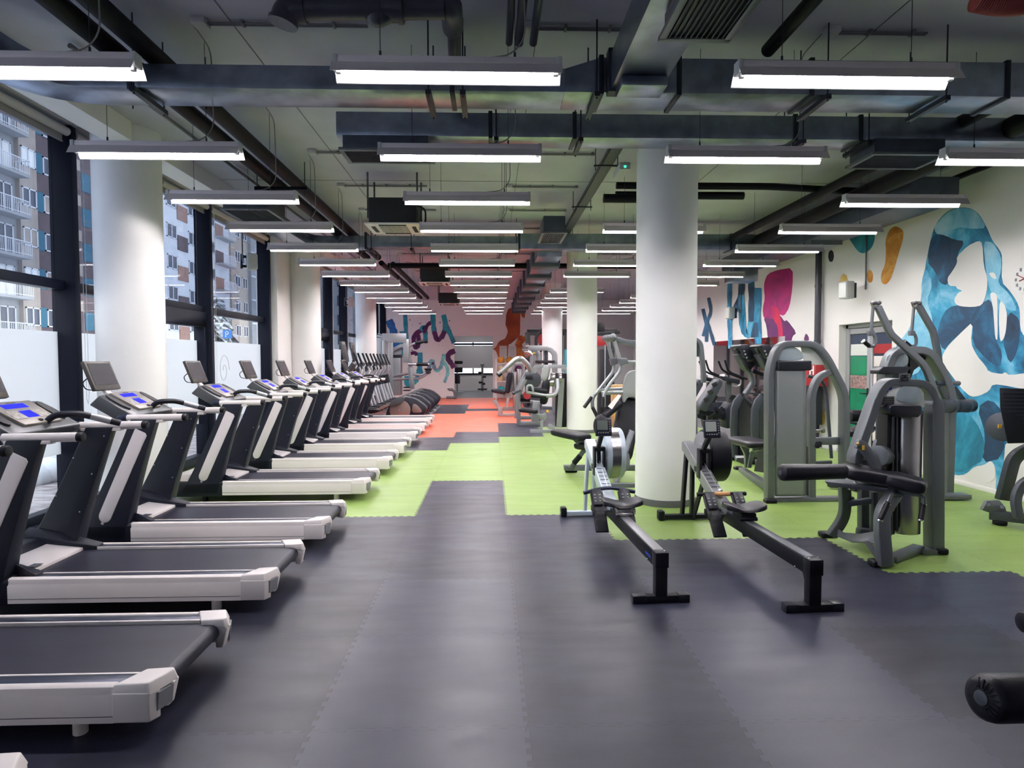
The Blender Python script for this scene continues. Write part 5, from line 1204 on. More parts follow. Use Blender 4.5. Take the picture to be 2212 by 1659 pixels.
t = thing('leg_machine', 'dark backrest machine with low front bar on orange matting', 'gym machine', (.3, 17.8, 0), 'pale framed machines by the second column')
Y = 17.8
b = MB(); b.flat(fillet([q(380, 560), q(600, 565), q(640, 640)], .1), .08, .08); b.flat([q(340, 980), q(370, 570)], .08, .08); b.flat([q(165, 1300), q(435, 1300)], .07, .1); b.flat([q(120, 1090), q(180, 1200)], .1, .06); b.plate([q(170, 1300, -.05), q(175, 1190, -.05), q(225, 1185, -.05), q(245, 1300, -.05)], .08); b.build('frame', 'lt_frame', t, bevel=.01)
b = MB(); b.flat([q(235, 1215, .5), q(435, 1215, .5)], .12, .08); b.build('far_rail', 'lt_frame', t, bevel=.01)
pad(q(310, 990), q(355, 690), .34, .15, 'backrest', (.2, 1, 0))
pad(q(340, 700), q(370, 560), .34, .14, 'headrest', (.2, 1, 0)).data.materials[0] = M['cloth_grey']
pad(q(75, 945), q(280, 980), .45, .13, 'seat', (0, 1, 0))
b = MB(); b.plate([q(x, y) for x, y in smooth([(225, 995), (360, 990), (360, 1050), (310, 1075), (270, 1050)], 1)], .08); b.flat([q(315, 1060), q(290, 1195)], .07, .07); b.build('seat_post', 'lt_frame', t, bevel=.006)
b = MB(); b.box(q(385, 1190, .3), q(430, 680, .5)); b.box(q(445, 1190, .3), q(505, 640, .5)); b.build('weight_shroud', 'steel', t, bevel=.02)
b = MB(); b.cyl(q(385, 995, -.2), q(410, 995, -.2), .06, 16); b.build('end_knob', 'chrome', t)
b = MB(); b.tube([q(420, 990, -.2), q(470, 940, -.1)], .04, 12); b.build('lever', 'rubber', t)

t = thing('gantry_machine', 'tall bent grey gantry machine behind the pale framed machines', 'gym machine', (1.1, 19.2, 0))
Y = 19.2
b = MB(); b.flat(fillet([q(610, 345), q(900, 345), q(985, 420), q(985, 1400)], .5, 8), .16, .14); b.build('frame', 'lt_frame', t, bevel=.02)
b = MB(); b.flat([q(735, 350), q(770, 620)], .12, .1); b.build('strut', 'lt_frame', t, bevel=.01)
b = MB(); b.flat([q(640, 1400), q(985, 1400)], .14, .12); b.build('base_bar', 'lt_frame', t, bevel=.01)
b = MB(); b.tube([q(515, 372, -.3), q(600, 372, -.3)], .07, 12); b.tube(fillet([q(545, 400, -.3), q(600, 400, -.3), q(655, 440, -.3), q(655, 580, -.3)], .2), .07, 12)
for yy_ in (320, 350, 400, 445): b.cyl(q(560, yy_, -.2), q(610, yy_, -.2), .09, 14)
b.build('pulley_arm', 'steel', t)
b = MB(); b.plate([q(615, 380, -.1), q(730, 378, -.1), q(760, 440, -.1), q(690, 440, -.1)], .08); b.build('head_plate', 'gym_grey', t)
b = MB(); b.box(q(670, 425, -.15), q(705, 405, -.13)); b.build('label_plate', 'yellow', t)
b = MB(); b.box(q(845, 1000), q(880, 360, .2)); b.cyl(q(845, 560), q(845, 520), .3, 24); b.build('cable_column', 'text_black', t, bevel=.01)
b = MB(); b.box(q(820, 1000, .1), q(842, 380, .2)); b.build('guide_column', 'lt_frame', t)

# ================================================================== RED AND BLACK RIG
t = thing('training_rig', 'black and red rig with arched red panels behind the second column', 'gym rig', (2.8, 22, 0))
Y = 22.0
b = MB()
for X in (1.25, 2.55, 3.1, 4.2): b.box((X, 22, 0), (X+.1, 22.1, 2.55)); b.box((X, 23.3, 0), (X+.1, 23.4, 2.55))
b.box((1.25, 22, 2.5), (4.5, 22.1, 2.62)); b.box((1.25, 23.3, 2.5), (4.5, 23.4, 2.62)); b.box((1.25, 22, 2.62), (4.4, 22.4, 2.66)); b.build('rig_frame', 'text_black', t, bevel=.01)
b = MB(); b.box((3.5, 21.95, 2.08), (4.06, 22.0, 2.42)); b.build('red_panel', 'red', t, bevel=.01)
for k, x in enumerate((1158, 1168)):
    b = MB(); b.flat(fillet([P(x, 760, 22+k), P(x, 725, 22+k), P(x+14, 710, 22+k), P(x+34, 710, 22+k)], .35, 7), .1, .12); ar = b.build('arch_post', 'text_black', t, bevel=.01)
    b = MB(); b.plate([P(a, c, 22.05+k) for a, c in smooth([(x+4, 745), (x+4, 726), (x+16, 714), (x+34, 713), (x+34, 745)], 1)], .03); b.build('arch_panel', 'red', ar)
b = MB(); b.box(P(1296, 905, 18.0), P(1322, 755, 18.4)); b.build('weight_shroud', 'text_black', t, bevel=.03)
b = MB(); b.tube([P(1307, 905, 17.9), P(1307, 745, 17.9)], .02, 8); b.build('guide_rod', 'silver', t)
b = MB(); b.box(P(1293, 716, 21), P(1303, 698, 21.3)); b.build('control_box', 'text_black', t, bevel=.02)
b = MB(); b.box(P(1220, 830, 21), P(1223, 755, 21.1)); b.build('teal_strap', 'ball_teal', t)
t = thing('crate', 'wooden box on the floor beyond the shoulder press', 'box', tuple(P(1337, 835, 15)))
a, c = P(1326, 832, 15), P(1352, 846, 15.4); b = MB(); b.box((a.x, 15, 0), (c.x, 15.4, a.z)); b.build('crate_body', 'wood', t, bevel=.01)

# ================================================================== BALL RACK
a = P(1072, 868, 25.6); x0, x1 = a.x, P(1132, 860, 25.6).x
t = thing('ball_rack', 'white tubular rack of medicine balls below the notice sheets', 'rack', ((x0+x1)/2, 25.8, 0))
b = MB()
for X in (x0, x1):
    for yy_ in (25.55, 26.1): b.box((X-.03, yy_-.03, 0), (X+.03, yy_+.03, 1.62))
b.build('upright', 'tm_white', t, bevel=.01)
ZB = (.25, .72, 1.08, 1.45)
for z in ZB:
    b = MB()
    for yy_ in (25.6, 26.0): b.cyl((x0, yy_, z), (x1, yy_, z), .025, 10)
    b.build('shelf_tube', 'tm_white', t)
world()
BN = {'ball_orange': 'amber', 'ball_teal': 'teal', 'ball_cream': 'cream', 'ball_grey': 'grey', 'm_purple': 'purple', 'red': 'red', 'm_orange': 'orange'}
rows = [('bottom', .25, ['ball_teal', 'ball_grey', 'red']), ('second lowest', .72, ['ball_cream', 'ball_grey', 'm_orange']), ('second highest', 1.08, ['ball_cream', 'ball_orange', 'm_purple']), ('top', 1.45, ['ball_orange', 'm_orange', 'ball_teal'])]
for nm, z, cs in rows:
    for k, c in enumerate(cs):
        X = x0+.2+k*(x1-x0-.35)/2.2; b = MB(); b.ball((0, 0, 0), .15, n=14); b.tube([(0, -.153, 0), (0, -.148, 0)], .03, 12)
        o = b.build('medicine_ball', c); o.location = (X, 25.8, z+.13)
        tag(o, '%s medicine ball, %s on the %s shelf of the white rack' % (BN[c], ('left', 'middle', 'right')[k], nm), 'ball', 'medicine balls on the rack')

# ================================================================== ELLIPTICALS
def make_elliptical():
    t = thing('elliptical_trainer', 'x', 'elliptical trainer', (-2.7, 0, 0))
    g = lambda x, z, y=0: (x, y, z)
    def poly(P_, y0, y1, nm, m, par=None, bv=.015, sm=1):
        b = MB(); b.prism(smooth(P_, sm), y0, y1, 'y'); return b.build(nm, m, par or t, bevel=bv, seg=2)
    sh = poly([(-2.55, .02), (-2.5, .3), (-2.35, .52), (-2.05, .66), (-1.75, .61), (-1.5, .42), (-1.45, .33), (-1.62, .06), (-1.9, .02)], -.16, .16, 'rear_shell', 'tm_dark')
    for s in (-1, 1):
        y = s*.17
        b = MB(); b.cyl((-2.15, min(y, y-s*.02)-.0, .31), (-2.15, max(y, y-s*.02)+.012, .31), .27, 40); w = b.build('wheel_disc', 'bronze', t, bevel=.01)
        b = MB(); b.cyl((-2.15, y-.02, .31), (-2.15, y+.02, .31), .03, 14); b.build('wheel_hub', 'steel', w)
        poly([(-1.85, .24), (-1.82, .47), (-1.72, .46), (-1.58, .3), (-1.6, .24)], min(y, y+s*.012), max(y, y+s*.012), 'shell_panel', 'bronze', w, .004)
        c = poly([(-2.45, .44), (-2.3, .6), (-2.1, .68), (-1.98, .62), (-2.1, .5), (-2.3, .42)], min(y+s*.02, y+s*.09), max(y+s*.02, y+s*.09), 'crank_cover', 'console_dark', t, .02, 2)
        b = MB(); b.flat([(-2.3, y+s*.05, .52), (-2.9, y+s*.05, .24), (-3.25, y+s*.05, .21)], .07, .05); b.build('link_arm', 'bronze', t, bevel=.008)
        poly([(-3.15, .27), (-3.1, .36), (-2.75, .34), (-2.6, .3), (-2.85, .22)], min(y-s*.02, y+s*.12), max(y-s*.02, y+s*.12), 'pedal', 'rubber')
        b = MB(); b.tube(fillet([(-3.05, y+s*.06, .3), (-3.2, y+s*.06, .8), (-3.25, y+s*.05, 1.05)], .2), [.045]*8 if False else .042, 12); b.build('swing_leg', 'silver', t)
        b = MB(); b.tube([(-3.22, y+s*.06, .85), (-3.28, y+s*.06, 1.12)], [.06, .075], 14); b.build('joint_cover', 'tm_dark', t)
        b = MB(); b.tube(fillet([(-3.27, y+s*.05, 1.1), (-3.12, y+s*.06, 1.32), (-3.2, y+s*.08, 1.5), (-3.28, y+s*.08, 1.72)], .12), .022, 10); mv = b.build('moving_handle', 'silver', t)
        b = MB(); b.tube([(-3.17, y+s*.08, 1.44), (-3.31, y+s*.08, 1.8)], .028, 10); b.build('grip', 'rubber', mv)
    b = MB(); b.flat([(-3.75, 0, .06), (-1.7, 0, .06)], .1, .1); b.box((-1.62, -.3, 0), (-1.5, .3, .07)); b.box((-3.8, -.32, 0), (-3.66, .32, .07)); b.build('base_frame', 'silver', t, bevel=.01)
    b = MB(); b.loft([[(-3.75, -.12, .05), (-3.35, -.12, .05), (-3.35, .12, .05), (-3.75, .12, .05)], [(-3.66, -.08, .5), (-3.42, -.08, .5), (-3.42, .08, .5), (-3.66, .08, .5)]]); b.build('front_shell', 'tm_dark', t, bevel=.03)
    b = MB(); b.flat([(-3.54, 0, .45), (-3.45, 0, 1.3)], .09, .09); b.build('mast', 'silver', t, bevel=.01)
    R = Matrix.Rotation(math.radians(-55), 3, 'Y')
    b = MB(); b.obox((-3.42, 0, 1.42), (.3, .36, .1), R); co = b.build('console', 'console_dark', t, bevel=.02)
    b = MB(); b.obox(V((-3.42, 0, 1.42))+R @ V((0, 0, .051)), (.18, .26, .006), R); b.build('keypad', 'console_silver', co)
    for s in (-1, 1):
        b = MB(); b.ball((-1.56, s*.24, .05), .05, (1, .5, 1), 8); b.build('transport_wheel', 'rubber', t)
    return t
el0 = make_elliptical()
EY = [16.65, 17.75, 18.85, 19.95, 21.05]
for k, Y in enumerate(EY):
    o = el0 if k == 0 else copy_tree(el0)
    o.location = (-2.93, Y, 0); o['group'] = 'ellipticals in a row beyond the treadmills'
    o['label'] = 'dark elliptical trainer with bronze wheel, %s of the row beyond the treadmills' % ('nearest' if k == 0 else ORD[k] if k < 4 else 'farthest')
world()
for k, (x, Y) in enumerate(((744, 16.05), (763, 17.2))):
    t = thing('screen_stand', ('left' if k == 0 else 'right')+' of two narrow television screens on poles before the ellipticals', 'television', tuple(P(x, 780, Y)))
    b = MB(); b.obox(P(x, 760, Y), (.06, .38, .52), Matrix.Rotation(math.radians(-12), 3, 'Y')); tv = b.build('television', 'console_dark', t, bevel=.01)
    b = MB(); b.obox(P(x+1.5, 760, Y), (.05, .3, .36), Matrix.Rotation(math.radians(-12), 3, 'Y')); b.build('tv_screen', 'tv_bezel', tv)
    q2 = P(x+18, 802, Y); b = MB(); b.tube([P(x, 778, Y), P(x+2, 795, Y), (P(x+3, 795, Y).x, Y, 0)], .035, 10); b.build('pole', 'black_plastic', t)
# cable tower and assisted machine by the far windows
def z3(x, y, Y): return p(x/7.9+730, y/7.9+720, Y)
t = thing('cable_tower', 'silver square cable frame by the far windows', 'gym machine', (-3.6, 22.2, 0)); Y = 22.2
q = lambda x, y, d=0: z3(x, y, Y+d)
b = MB(); b.flat(fillet([q(755, 1300), q(755, 60), q(770, 30)], .1), .35, .12); b.flat([q(760, 80), q(1165, 80)], .32, .14); b.flat([q(910, 120), q(910, 1000)], .12, .08); b.flat([q(1165, 100), q(1165, 500)], .2, .1); b.build('frame', 'lt_frame', t, bevel=.02)
b = MB(); b.tube([q(775, 120, -.1), q(775, 1000, -.1)], .05, 10); b.build('guide_rod', 'silver', t)
t = thing('seated_pulley_machine', 'silver machine with tall shroud and long curved handles before the script wall', 'gym machine', (-2.4, 23.2, 0)); Y = 23.2
b = MB(); b.box(q(920, 1060), q(1100, 400, .4)); b.build('weight_shroud', 'lt_frame', t, bevel=.06, seg=3)
b = MB(); b.box(q(920, 415, -.02), q(1105, 365, .42)); b.build('shroud_cap', 'black_plastic', t, bevel=.02)
b = MB(); b.flat(fillet([q(910, 370), q(930, 290), q(1080, 210), q(1160, 215), q(1200, 260), q(1280, 900)], .35, 7), .12, .14); b.plate([q(930, 360), q(950, 310), q(1080, 240), q(1090, 360)], .03); b.flat([q(1230, 580, -.2), q(1270, 950, -.2)], .16, .1); b.build('frame', 'lt_frame', t, bevel=.02)
for pp, r_ in ((fillet([q(1175, 260, -.2), q(1260, 190, -.2), q(1330, 165, -.2), q(1500, 130, -.2)], .3), .045), ([q(1200, 530, -.2), q(1560, 530, -.2)], .045), ([q(915, 735), q(1215, 685), q(1430, 715), q(1520, 660)], .05), ([q(900, 790), q(1400, 770), q(1520, 700)], .04)):
    b = MB(); b.tube(pp, r_, 10); b.build('handle_arm', 'silver', t)
b = MB(); b.tube([q(1320, 170, -.2), q(1450, 140, -.2)], .065, 10); b.tube(fillet([q(1450, 140, -.2), q(1500, 130, -.2), q(1510, 170, -.2)], .05), .06, 10); b.build('grip', 'rubber', t); b = MB(); b.tube([q(1340, 530, -.2), q(1540, 530, -.2)], .06, 10); b.build('grip', 'rubber', t)
b = MB(); b.loft([[q(1480, 600, -.2), q(1610, 600, -.2), q(1610, 600, .2), q(1480, 600, .2)], [q(1510, 700, -.1), q(1560, 700, -.1), q(1560, 700, .1), q(1510, 700, .1)]]); b.build('head_block', 'gym_grey', t, bevel=.02)
b = MB(); b.box(q(1475, 625, -.25), q(1610, 595, .25)); b.build('top_pad', 'rubber', t, bevel=.02)
b = MB(); b.box(q(1115, 935), q(1250, 910, .4)); b.box(q(1110, 985), q(1250, 960, .4)); b.build('seat', 'leather', t, bevel=.02)
t = thing('bench', 'small dark bench with curved grey legs before the script wall', 'bench', tuple(P(975, 860, 26.0)))
b = MB(); b.box(q(1865, 965, 2.4), q(1965, 935, 2.8)); b.build('seat', 'leather', t, bevel=.02)
Y = 25.6; b = MB(); b.tube(fillet([q(1890, 960), q(1980, 970), q(2005, 1120)], .3), .05, 10); b.tube([q(1850, 1095), q(2000, 1095)], .05, 10); b.build('leg_frame', 'gym_grey', t)
# adjustable bench and bar stand in the next room
t = thing('adjustable_bench', 'black padded bench standing in the next room at the left of the opening', 'bench', (-1.5, 29.5, 0)); Y = 29.5
b = MB(); b.box(q(1990, 525), q(2130, 470, .1)); b.box(q(1990, 670), q(2130, 580, .1)); b.build('roller_pad', 'leather', t, bevel=.03)
b = MB(); b.box(q(1995, 860, -.2), q(2085, 700, -.05)); b.build('back_pad', 'leather', t, bevel=.03)
b = MB(); b.box(q(2025, 1010, .1), q(2045, 480, .2)); b.box(q(1990, 1010, -.1), q(2140, 990, .3)); b.build('stand', 'lt_frame', t, bevel=.01)
t = thing('bar_stand', 'upright pole stand with weight pegs in the next room', 'rack', (-.5, 30, 0))
b = MB(); b.tube([P(1042, 845, 30), P(1042, 790, 30)], .06, 12); b.ball(P(1042, 788, 30), .09, n=10); b.build('pole', 'lt_frame', t)
b = MB()
for x, y in ((1033, 805), (1050, 814), (1034, 826), (1048, 829)): b.tube([P(1042, y, 29.95), P(x, y, 29.95)], .05, 10)
b.tube([P(1032, 841, 29.8), P(1052, 841, 29.8)], .04, 10); b.build('weight_peg', 'text_black', t)
world()

# ================================================================== BIKES AND STEPPERS on the right
def qs(x, y, Y): return p(x/7.9+1490, y/7.9+700, Y)
for k, (dx, Y) in enumerate(((0, 9.9), (355, 9.5))):
    t = thing('stair_climber', ('left' if k == 0 else 'right')+' of two tall dark climbers with slanted consoles behind the grey tower', 'stair climber', tuple(V((qs(900+dx, 1500, Y).x, Y, 0))), 'climbers behind the grey tower')
    q = lambda x, y, d=0: qs(x+dx, y, Y+d)
    b = MB(); b.loft([[q(870, 1180, -.0), q(930, 1190, .0), q(1100, 1370, .5), q(1060, 1400, .5)], [q(720, 1420, 0), q(850, 1400, 0), q(1080, 1500, .5), q(1000, 1500, .5)], [q(700, 1700, 0), q(830, 1740, 0), q(1060, 1800, .4), q(980, 1800, .4)], [q(720, 2290, 0), q(870, 2350, 0), q(1000, 2350, .4), q(900, 2300, .4)]]); b.build('body_shell', 'tm_dark', t, bevel=.03, seg=3)
    b = MB(); b.plate([q(860, 1180, -.03), q(760, 1300, -.03), q(710, 1450, -.03), q(700, 1750, -.03), q(740, 2280, -.03), q(830, 2280, -.03), q(830, 1480, -.03), q(920, 1260, -.03)], .06); b.build('side_fairing', 'gym_dark', t, bevel=.015)
    b = MB(); b.tube(fillet([q(940, 1200, .1), q(1075, 1000, .1), q(1060, 900, .1), q(850, 520, .1)], .2, 6), .045, 14); b.build('mast', 'gym_grey', t)
    b = MB(); b.plate([q(815, 525, 0), q(880, 495, 0), q(1060, 800, 0), q(1030, 830, 0), q(960, 780, 0)], .2); b.build('mast_cover', 'gym_dark', t, bevel=.01)
    b = MB(); b.plate([q(x, y, -.1) for x, y in ((830, 380), (880, 345), (1010, 345), (1120, 590), (1050, 615), (950, 600), (900, 480))], .4); co = b.build('console', 'black_plastic', t, bevel=.02)
    b = MB(); b.plate([q(1040, 400, -.12), q(1070, 400, -.12), q(1250, 700, -.12), q(1220, 720, -.12)], .45); b.build('screen_panel', 'text_black', co, bevel=.01)
    b = MB(); b.plate([q(785, 425, 0), q(815, 402, 0), q(865, 480, 0), q(835, 505, 0)], .1); b.build('reading_rest', 'text_black', co, bevel=.006)
    for z_ in range(3):
        b = MB(); b.ball(q(930+z_*22, 465+z_*55, -.12), .016, (1, .5, 1), 6); b.build('knob', 'ball_grey', co)
    b = MB(); b.plate([q(960, 700, -.05), q(1000, 645, -.05), q(1100, 640, -.05), q(1115, 700, -.05), q(1030, 800, -.05)], .2); b.tube([q(1090, 660, .1), q(1200, 705, .1)], .03, 10); b.tube([q(1080, 800, .1), q(1250, 860, .1)], .035, 10); b.build('hand_grip', 'rubber', t, bevel=.01)
    b = MB(); b.plate([q(940, 1270, -.06), q(1090, 1390, -.06), q(1060, 1450, -.06), q(920, 1300, -.06)], .02); b.build('dark_inset', 'text_black', t)
    a = q(800, 2330); b = MB(); b.cyl((a.x-.05, Y-.05, .05), (a.x+.3, Y-.1, .05), .045, 16); b.build('base_roller', 'silver', t, bevel=.01)
    b = MB(); b.box((a.x-.2, Y, 0), (a.x+.5, Y+.5, .06)); b.build('base', 'rubber', t, bevel=.01)
def bike(label, dx, Y):
    t = thing('recumbent_bike', label, 'exercise bike', tuple(V((qs(600+dx, 1500, Y).x, Y, 0))), 'recumbent bikes behind the near column')
    q = lambda x, y, d=0: qs(x+dx, y, Y+d)
    for d in (0, .5):
        o_ = -110 if d else 0
        b = MB(); b.tube(fillet([q(600+o_, 615+abs(o_)*.15, d), q(650+o_*.9, 780, d), q(700+o_*.6, 830, d), q(980+o_*.5, 940, d)], .1), .02, 10); h = b.build('handlebar', 'rubber', t)
    b = MB(); b.loft([[q(500, 880), q(560, 960), q(560, 960, .5), q(500, 880, .5)], [q(860, 950), q(840, 1030), q(840, 1030, .5), q(860, 950, .5)]]); b.build('console', 'black_plastic', t, bevel=.02)
    b = MB(); b.ball(q(575, 890, .2), .075, (1, 1.3, .6), 12); b.build('hub_cap', 'steel', t)
    b = MB(); b.tube(fillet([q(870, 950), q(870, 1040), q(790, 1070), q(720, 1050)], .08), .014, 8); b.build('wire_loop', 'silver', t)
    b = MB(); b.flat(fillet([q(660, 990, .2), q(650, 1200, .2), q(720, 1450, .2)], .2), [.1]*8, .08); b.build('post', 'gym_grey', t, bevel=.01)
    b = MB(); b.plate([q(690, 1270, .1), q(740, 1210, .1), q(810, 1230, .1), q(760, 1330, .1)], .1); b.build('bracket', 'text_black', t)
    b = MB(); b.plate([q(480, 940), q(570, 970), q(560, 1050), q(310, 1500), q(250, 1500), q(160, 1450), q(170, 1370)], .3); bk = b.build('backrest', 'gym_dark', t, bevel=.03, seg=3)
    for x, y in ((425, 1030), (350, 1160), (285, 1285)):
        b = MB(); b.obox(q(x, y, -.005), (.1, .02, .08), Matrix.Rotation(math.radians(-30), 3, 'Y')); b.build('vent', 'text_black', bk, bevel=.01)
    b = MB(); b.plate([q(600, 1500), q(700, 1340), q(1000, 1330), q(960, 1700), q(640, 1800)], .4); b.build('body_shell', 'tm_dark', t, bevel=.04)
    b = MB(); b.flat([q(150, 1490, .15), q(420, 1540, .15), q(640, 1620, .15)], .1, .1); b.flat([q(560, 1420, .15), q(330, 1700, .15)], .08, .06); b.build('seat_rail', 'black_plastic', t, bevel=.01)
    b = MB(); b.tube([q(330, 1600, .1), q(460, 1500, -.1)], .03, 8); b.obox(q(500, 1480, -.1), (.16, .1, .05), Matrix.Rotation(math.radians(35), 3, 'Y')); b.build('pedal', 'rubber', t)
    a = q(150, 1500); c = q(900, 1500); b = MB(); b.box((a.x, Y+.1, .0), (c.x, Y+.25, .12)); b.box((a.x, Y-.15, 0), (a.x+.1, Y+.5, .08)); b.flat([(a.x+.3, Y+.17, .1), q(330, 1500, .15)], .1, .08); b.build('base_frame', 'gym_dark', t, bevel=.01)
bike('recumbent bike with three-hole backrest between near column and climbers', 0, 11.4)
bike('recumbent bike mostly hidden behind the near round column', -330, 12.6)
t = thing('rounded_frame_machine', 'grey round-topped frame peeking out right of the near round column', 'gym machine', (3.2, 10.6, 0))
q = lambda x, y, d=0: qs(x, y, 10.6+d)
b = MB(); b.flat(fillet([q(-60, 260), q(100, 260), q(180, 330), q(230, 800), q(235, 1000)], .2, 7), .07, .1); b.plate([q(-60, 290, .03), q(110, 290, .03), q(170, 380, .03), q(200, 560, .03), q(-60, 550, .03)], .02); b.build('frame', 'gym_grey', t, bevel=.012); b = MB(); b.flat([P(1500, 1010, 8.9), P(1499, 880, 8.9)], .07, .1); b.build('post', 'gym_grey', t, bevel=.008)
# small dumbbell stand
t = thing('dumbbell_stand', 'dark red dumbbell stand behind the climbers near the right wall', 'rack', (5.0, 12.4, 0))
q = lambda x, y, d=0: qs(x, y, 12.4+d)
b = MB(); b.tube([q(1185, 640), q(1140, 1420)], .02, 8); b.tube([q(1000, 1180), q(1240, 1190)], .015, 8); b.box((5.0, 12.35, 0), (5.5, 12.45, .05)); b.build('pole', 'm_ink', t)
for k, (x, y) in enumerate(((1110, 1100), (1180, 1150), (1100, 1200), (1190, 1210), (1090, 1290), (1190, 1290))):
    b = MB(); b.cyl(q(x-22, y), q(x+22, y), .035, 12); b.build('dumbbell', 'm_ink', t)
world()
# ================================================================== OUTDOORS
b = MB(); b.box((-70, -20, -.35), (XL-.35, 130, -.15)); struct(b.build('ground', 'snow'))
b = MB(); b.box((-8.6, -5, -.15), (XL-.32, 60, -.12)); struct(b.build('pavement', 'pavement'))
bm_ = MB(); random.seed(3)
for k in range(26): bm_.ball((-7.4+random.uniform(-.9, .9), 9.6+random.uniform(-1.8, 1.8), -.1+random.uniform(0, .16)), random.uniform(.22, .42), (1.3, 1.3, .75), 8)
tag(bm_.build('snow_heap', 'snow'), 'shovelled heap of snow on the pavement outside the near window', 'snow', kind='stuff')
def window_(parent, X, y0, y1, z0, z1, shutter, m='b_white', ajar=False):
    b = MB()
    for a in ((y0, z0, y1, z0+.09), (y0, z1-.09, y1, z1), (y0, z0, y0+.09, z1), (y1-.09, z0, y1, z1), ((y0+y1)/2-.05, z0, (y0+y1)/2+.05, z1)): b.box((X-.02, a[0], a[1]), (X+.06, a[2], a[3]))
    f = b.build('window', m, parent)
    b = MB(); b.box((X, y0+.09, z0+.09), (X+.01, y1-.09, z1-.09)); b.build('pane', shutter, f)
    return f
def balcony_(parent, X, y0, y1, z, dep=1.1, m='b_grey'):
    b = MB(); b.box((X, y0, z-.18), (X+dep, y1, z)); s_ = b.build('balcony', m, parent)
    b = MB(); b.box((X+dep-.05, y0, z+.95), (X+dep, y1, z+1.0)); b.box((X, y1-.05, z+.95), (X+dep, y1, z+1.0)); b.box((X+dep-.05, y0, z+.1), (X+dep, y1, z+.14))
    n = int((y1-y0)/.16)
    for k in range(n+1): y = y0+(y1-y0)*k/n; b.box((X+dep-.035, y-.015, z), (X+dep-.015, y+.015, z+.95))
    for k in range(5): b.box((X+.2*k, y1-.035, z), (X+.2*k+.03, y1-.015, z+.95))
    b.build('railing', 'b_white', s_)
XA = -33.
t = thing('apartment_building', 'grey and brown apartment block with balconies outside the nearest window', 'building', (XA-3, 45, 0))
b = MB(); b.box((XA-10, 20, -.2), (XA, 45.5, 30)); b.build('wall', 'b_grey', t)
b = MB(); b.box((XA-10, 45.5, -.2), (XA+.3, 47.2, 30)); b.build('wall_strip', 'b_tan', t)
b = MB(); b.box((XA-10, 47.2, -.2), (XA+.1, 58.5, 30)); b.build('wall', 'b_brown', t)
for fl in range(9):
    z = .4+2.8*fl
    b = MB(); b.box((XA, 20, z-.15), (XA+.05, 58.5, z)); b.build('floor_band', 'b_grey', t)
    balcony_(t, XA, 38.2, 45.4, z)
    for y in (39.2, 41.6, 43.6): window_(t, XA+.02, y, y+1.5, z+(.05 if y > 42.5 else .9), z+2.15, 'b_glass' if (fl+int(y)) % 3 else 'clear_grey')
    window_(t, XA+.32, 45.65, 47.05, z+.9, z+2.2, ('b_tan', 'b_glass', 'clear_grey')[fl % 3])
    b = MB(); b.box((XA+.1, 47.28, z+.85), (XA+.14, 48.05, z+2.3)); b.build('shutter', 'b_teal', t)
    window_(t, XA+.12, 48.1, 49.3, z+.9, z+2.2, 'b_glass' if fl % 2 else 'b_tan')
    b = MB(); b.box((XA+.1, 52.5, z+.85), (XA+.14, 53.6, z+2.3)); b.build('shutter', 'b_teal', t)
    b = MB(); b.box((XA+.1, 49.6, z+2.35), (XA+.13, 52.4, z+3.2)); b.build('facade_panel', 'b_tan', t)
b = MB(); b.box((XA+.35, 46.0, 18.6), (XA+.75, 46.9, 19.3)); a_ = b.build('air_conditioner_unit', 'b_white', t, bevel=.03)
b = MB(); b.cyl((XA+.74, 46.45, 18.95), (XA+.77, 46.45, 18.95), .25, 24); b.build('fan', 'b_glass', a_)
XB_ = -30.
t = thing('apartment_building', 'white and brick apartment block with small balconies behind the window door', 'building', (XB_-3, 70, 0))
b = MB(); b.box((XB_-10, 59, -.2), (XB_, 74, 32)); b.build('wall', 'b_white', t)
b = MB(); b.box((XB_-10, 74, -.2), (XB_+.2, 79, 32)); b.build('wall', 'b_tan', t)
b = MB(); b.box((XB_-10, 79, -.2), (XB_+.6, 125, 32)); b.build('wall', 'b_grey', t)
for fl in range(10):
    z = .6+2.9*fl
    for k, y in enumerate((60, 64.2, 68.4)):
        window_(t, XB_+.02, y, y+1.8, z+.9, z+2.2, 'b_glass')
        b = MB(); b.box((XB_+.01, y+2.0, z), (XB_+.08, y+4.0, z+1.4)); b.build('brick_panel', 'b_brick' if (fl+k) % 2 else 'b_brown', t)
    balcony_(t, XB_, 70.2, 73.6, z, 1.0)
    for y in (75, 77.2): window_(t, XB_+.22, y, y+1.5, z+.9, z+2.2, 'b_glass')
    for k, y in enumerate((80.5, 84, 88, 93)):
        window_(t, XB_+.62, y, y+2, z+.9, z+2.3, 'b_glass' if (k+fl) % 2 else 'clear_grey')
    b = MB(); b.box((XB_+.6, 79, z+2.5), (XB_+.7, 125, z+2.7)); b.build('floor_band', 'b_white', t)
t = thing('low_building', 'pale blue-grey building seen through the farthest window panes', 'building', (-26, 110, 0))
b = MB(); b.box((-27, 100, -.2), (-14, 125, 26)); b.build('wall', 'b_grey', t)
for fl in range(8):
    for X in (-24, -21, -18): 
        b = MB(); b.box((X, 99.9, 1+3*fl), (X+1.6, 100.02, 2.6+3*fl)); b.build('window', 'b_glass', t)
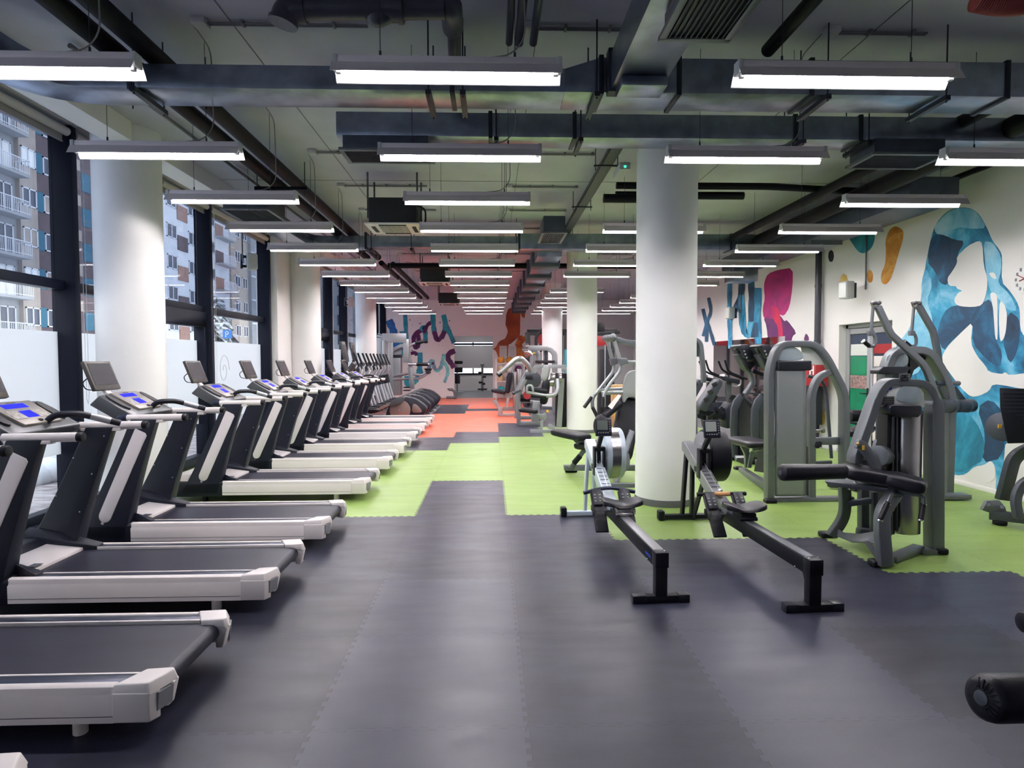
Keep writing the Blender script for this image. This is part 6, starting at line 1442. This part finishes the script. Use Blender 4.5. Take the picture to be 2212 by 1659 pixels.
def conifer(X, Y, h, label):
    t = thing('conifer', label, 'tree', (X, Y, -.15), 'snowy conifers outside')
    b = MB(); b.tube([(X, Y, -.15), (X, Y, h*.9)], [.12, .03], 8); b.build('trunk', 'bark', t)
    b = MB(); rnd = random.Random(int(X*10+Y)); n = 16
    for k in range(n):
        z = .5+(h-.7)*k/n; R_ = (h*.3)*(1-k/n)**.8+.12
        for a in range(9):
            an = a*.7+k*1.3+rnd.uniform(-.2, .2); r = R_*rnd.uniform(.7, 1.1); d = V((math.cos(an), math.sin(an), 0))
            m = V((X, Y, z)); e = m+d*r-V((0, 0, r*.35)); sd_ = V((-d.y, d.x, 0))*r*.28
            b.loft([[m+V((0, 0, .06)), m-V((0, 0, .05)), m-V((0, 0, .06))], [m+d*r*.6+sd_, m+d*r*.6-V((0, 0, .12)), m+d*r*.6-sd_], [e+sd_*.2, e-V((0, 0, .05)), e-sd_*.2]])
    b.build('branches', 'needle', t)
conifer(-9.6, 22.5, 4.2, 'left snow-laden conifer behind the window with the spiral decal')
conifer(-8.4, 25.0, 4.0, 'middle snow-laden conifer behind the window with the spiral decal')
conifer(-9.0, 29.5, 6.5, 'tall dark snow-laden conifer at the right edge of the spiral decal window')
conifer(-10.2, 18.0, 3.0, 'small snow-laden conifer behind the glazed window door')
t = thing('parking_sign', 'blue parking sign with white P outside the window', 'sign', (-8.0, 18.6, -.15))
c = P(491, 722, 18.6)
b = MB(); b.cyl((c.x, 18.66, -.15), (c.x, 18.66, c.z+.15), .03, 10); b.build('post', 'ball_grey', t)
b = MB(); b.box((c.x-.13, 18.6, c.z-.12), (c.x+.13, 18.62, c.z+.12)); pl = b.build('sign_plate', 'sign_blue', t)
b = MB(); text_mesh(b, 'P', (c.x-.045, 18.597, c.z-.075), (1, 0, 0), (0, 0, 1), .15); b.build('letter', 'text_white', pl)
world()
# ================================================================== LIGHT
w = bpy.data.worlds.new('sky'); bpy.context.scene.world = w; w.use_nodes = True
nt = w.node_tree; bg = nt.nodes['Background']
tc = nt.nodes.new('ShaderNodeTexCoord'); sp_ = nt.nodes.new('ShaderNodeSeparateXYZ'); rp = nt.nodes.new('ShaderNodeValToRGB')
nt.links.new(tc.outputs['Generated'], sp_.inputs[0]); nt.links.new(sp_.outputs['Z'], rp.inputs[0])
rp.color_ramp.elements[0].color = (.93, .95, 1, 1); rp.color_ramp.elements[1].color = (.8, .87, 1, 1)
nt.links.new(rp.outputs['Color'], bg.inputs['Color']); bg.inputs['Strength'].default_value = SKY
sc.view_settings.exposure = EXPO
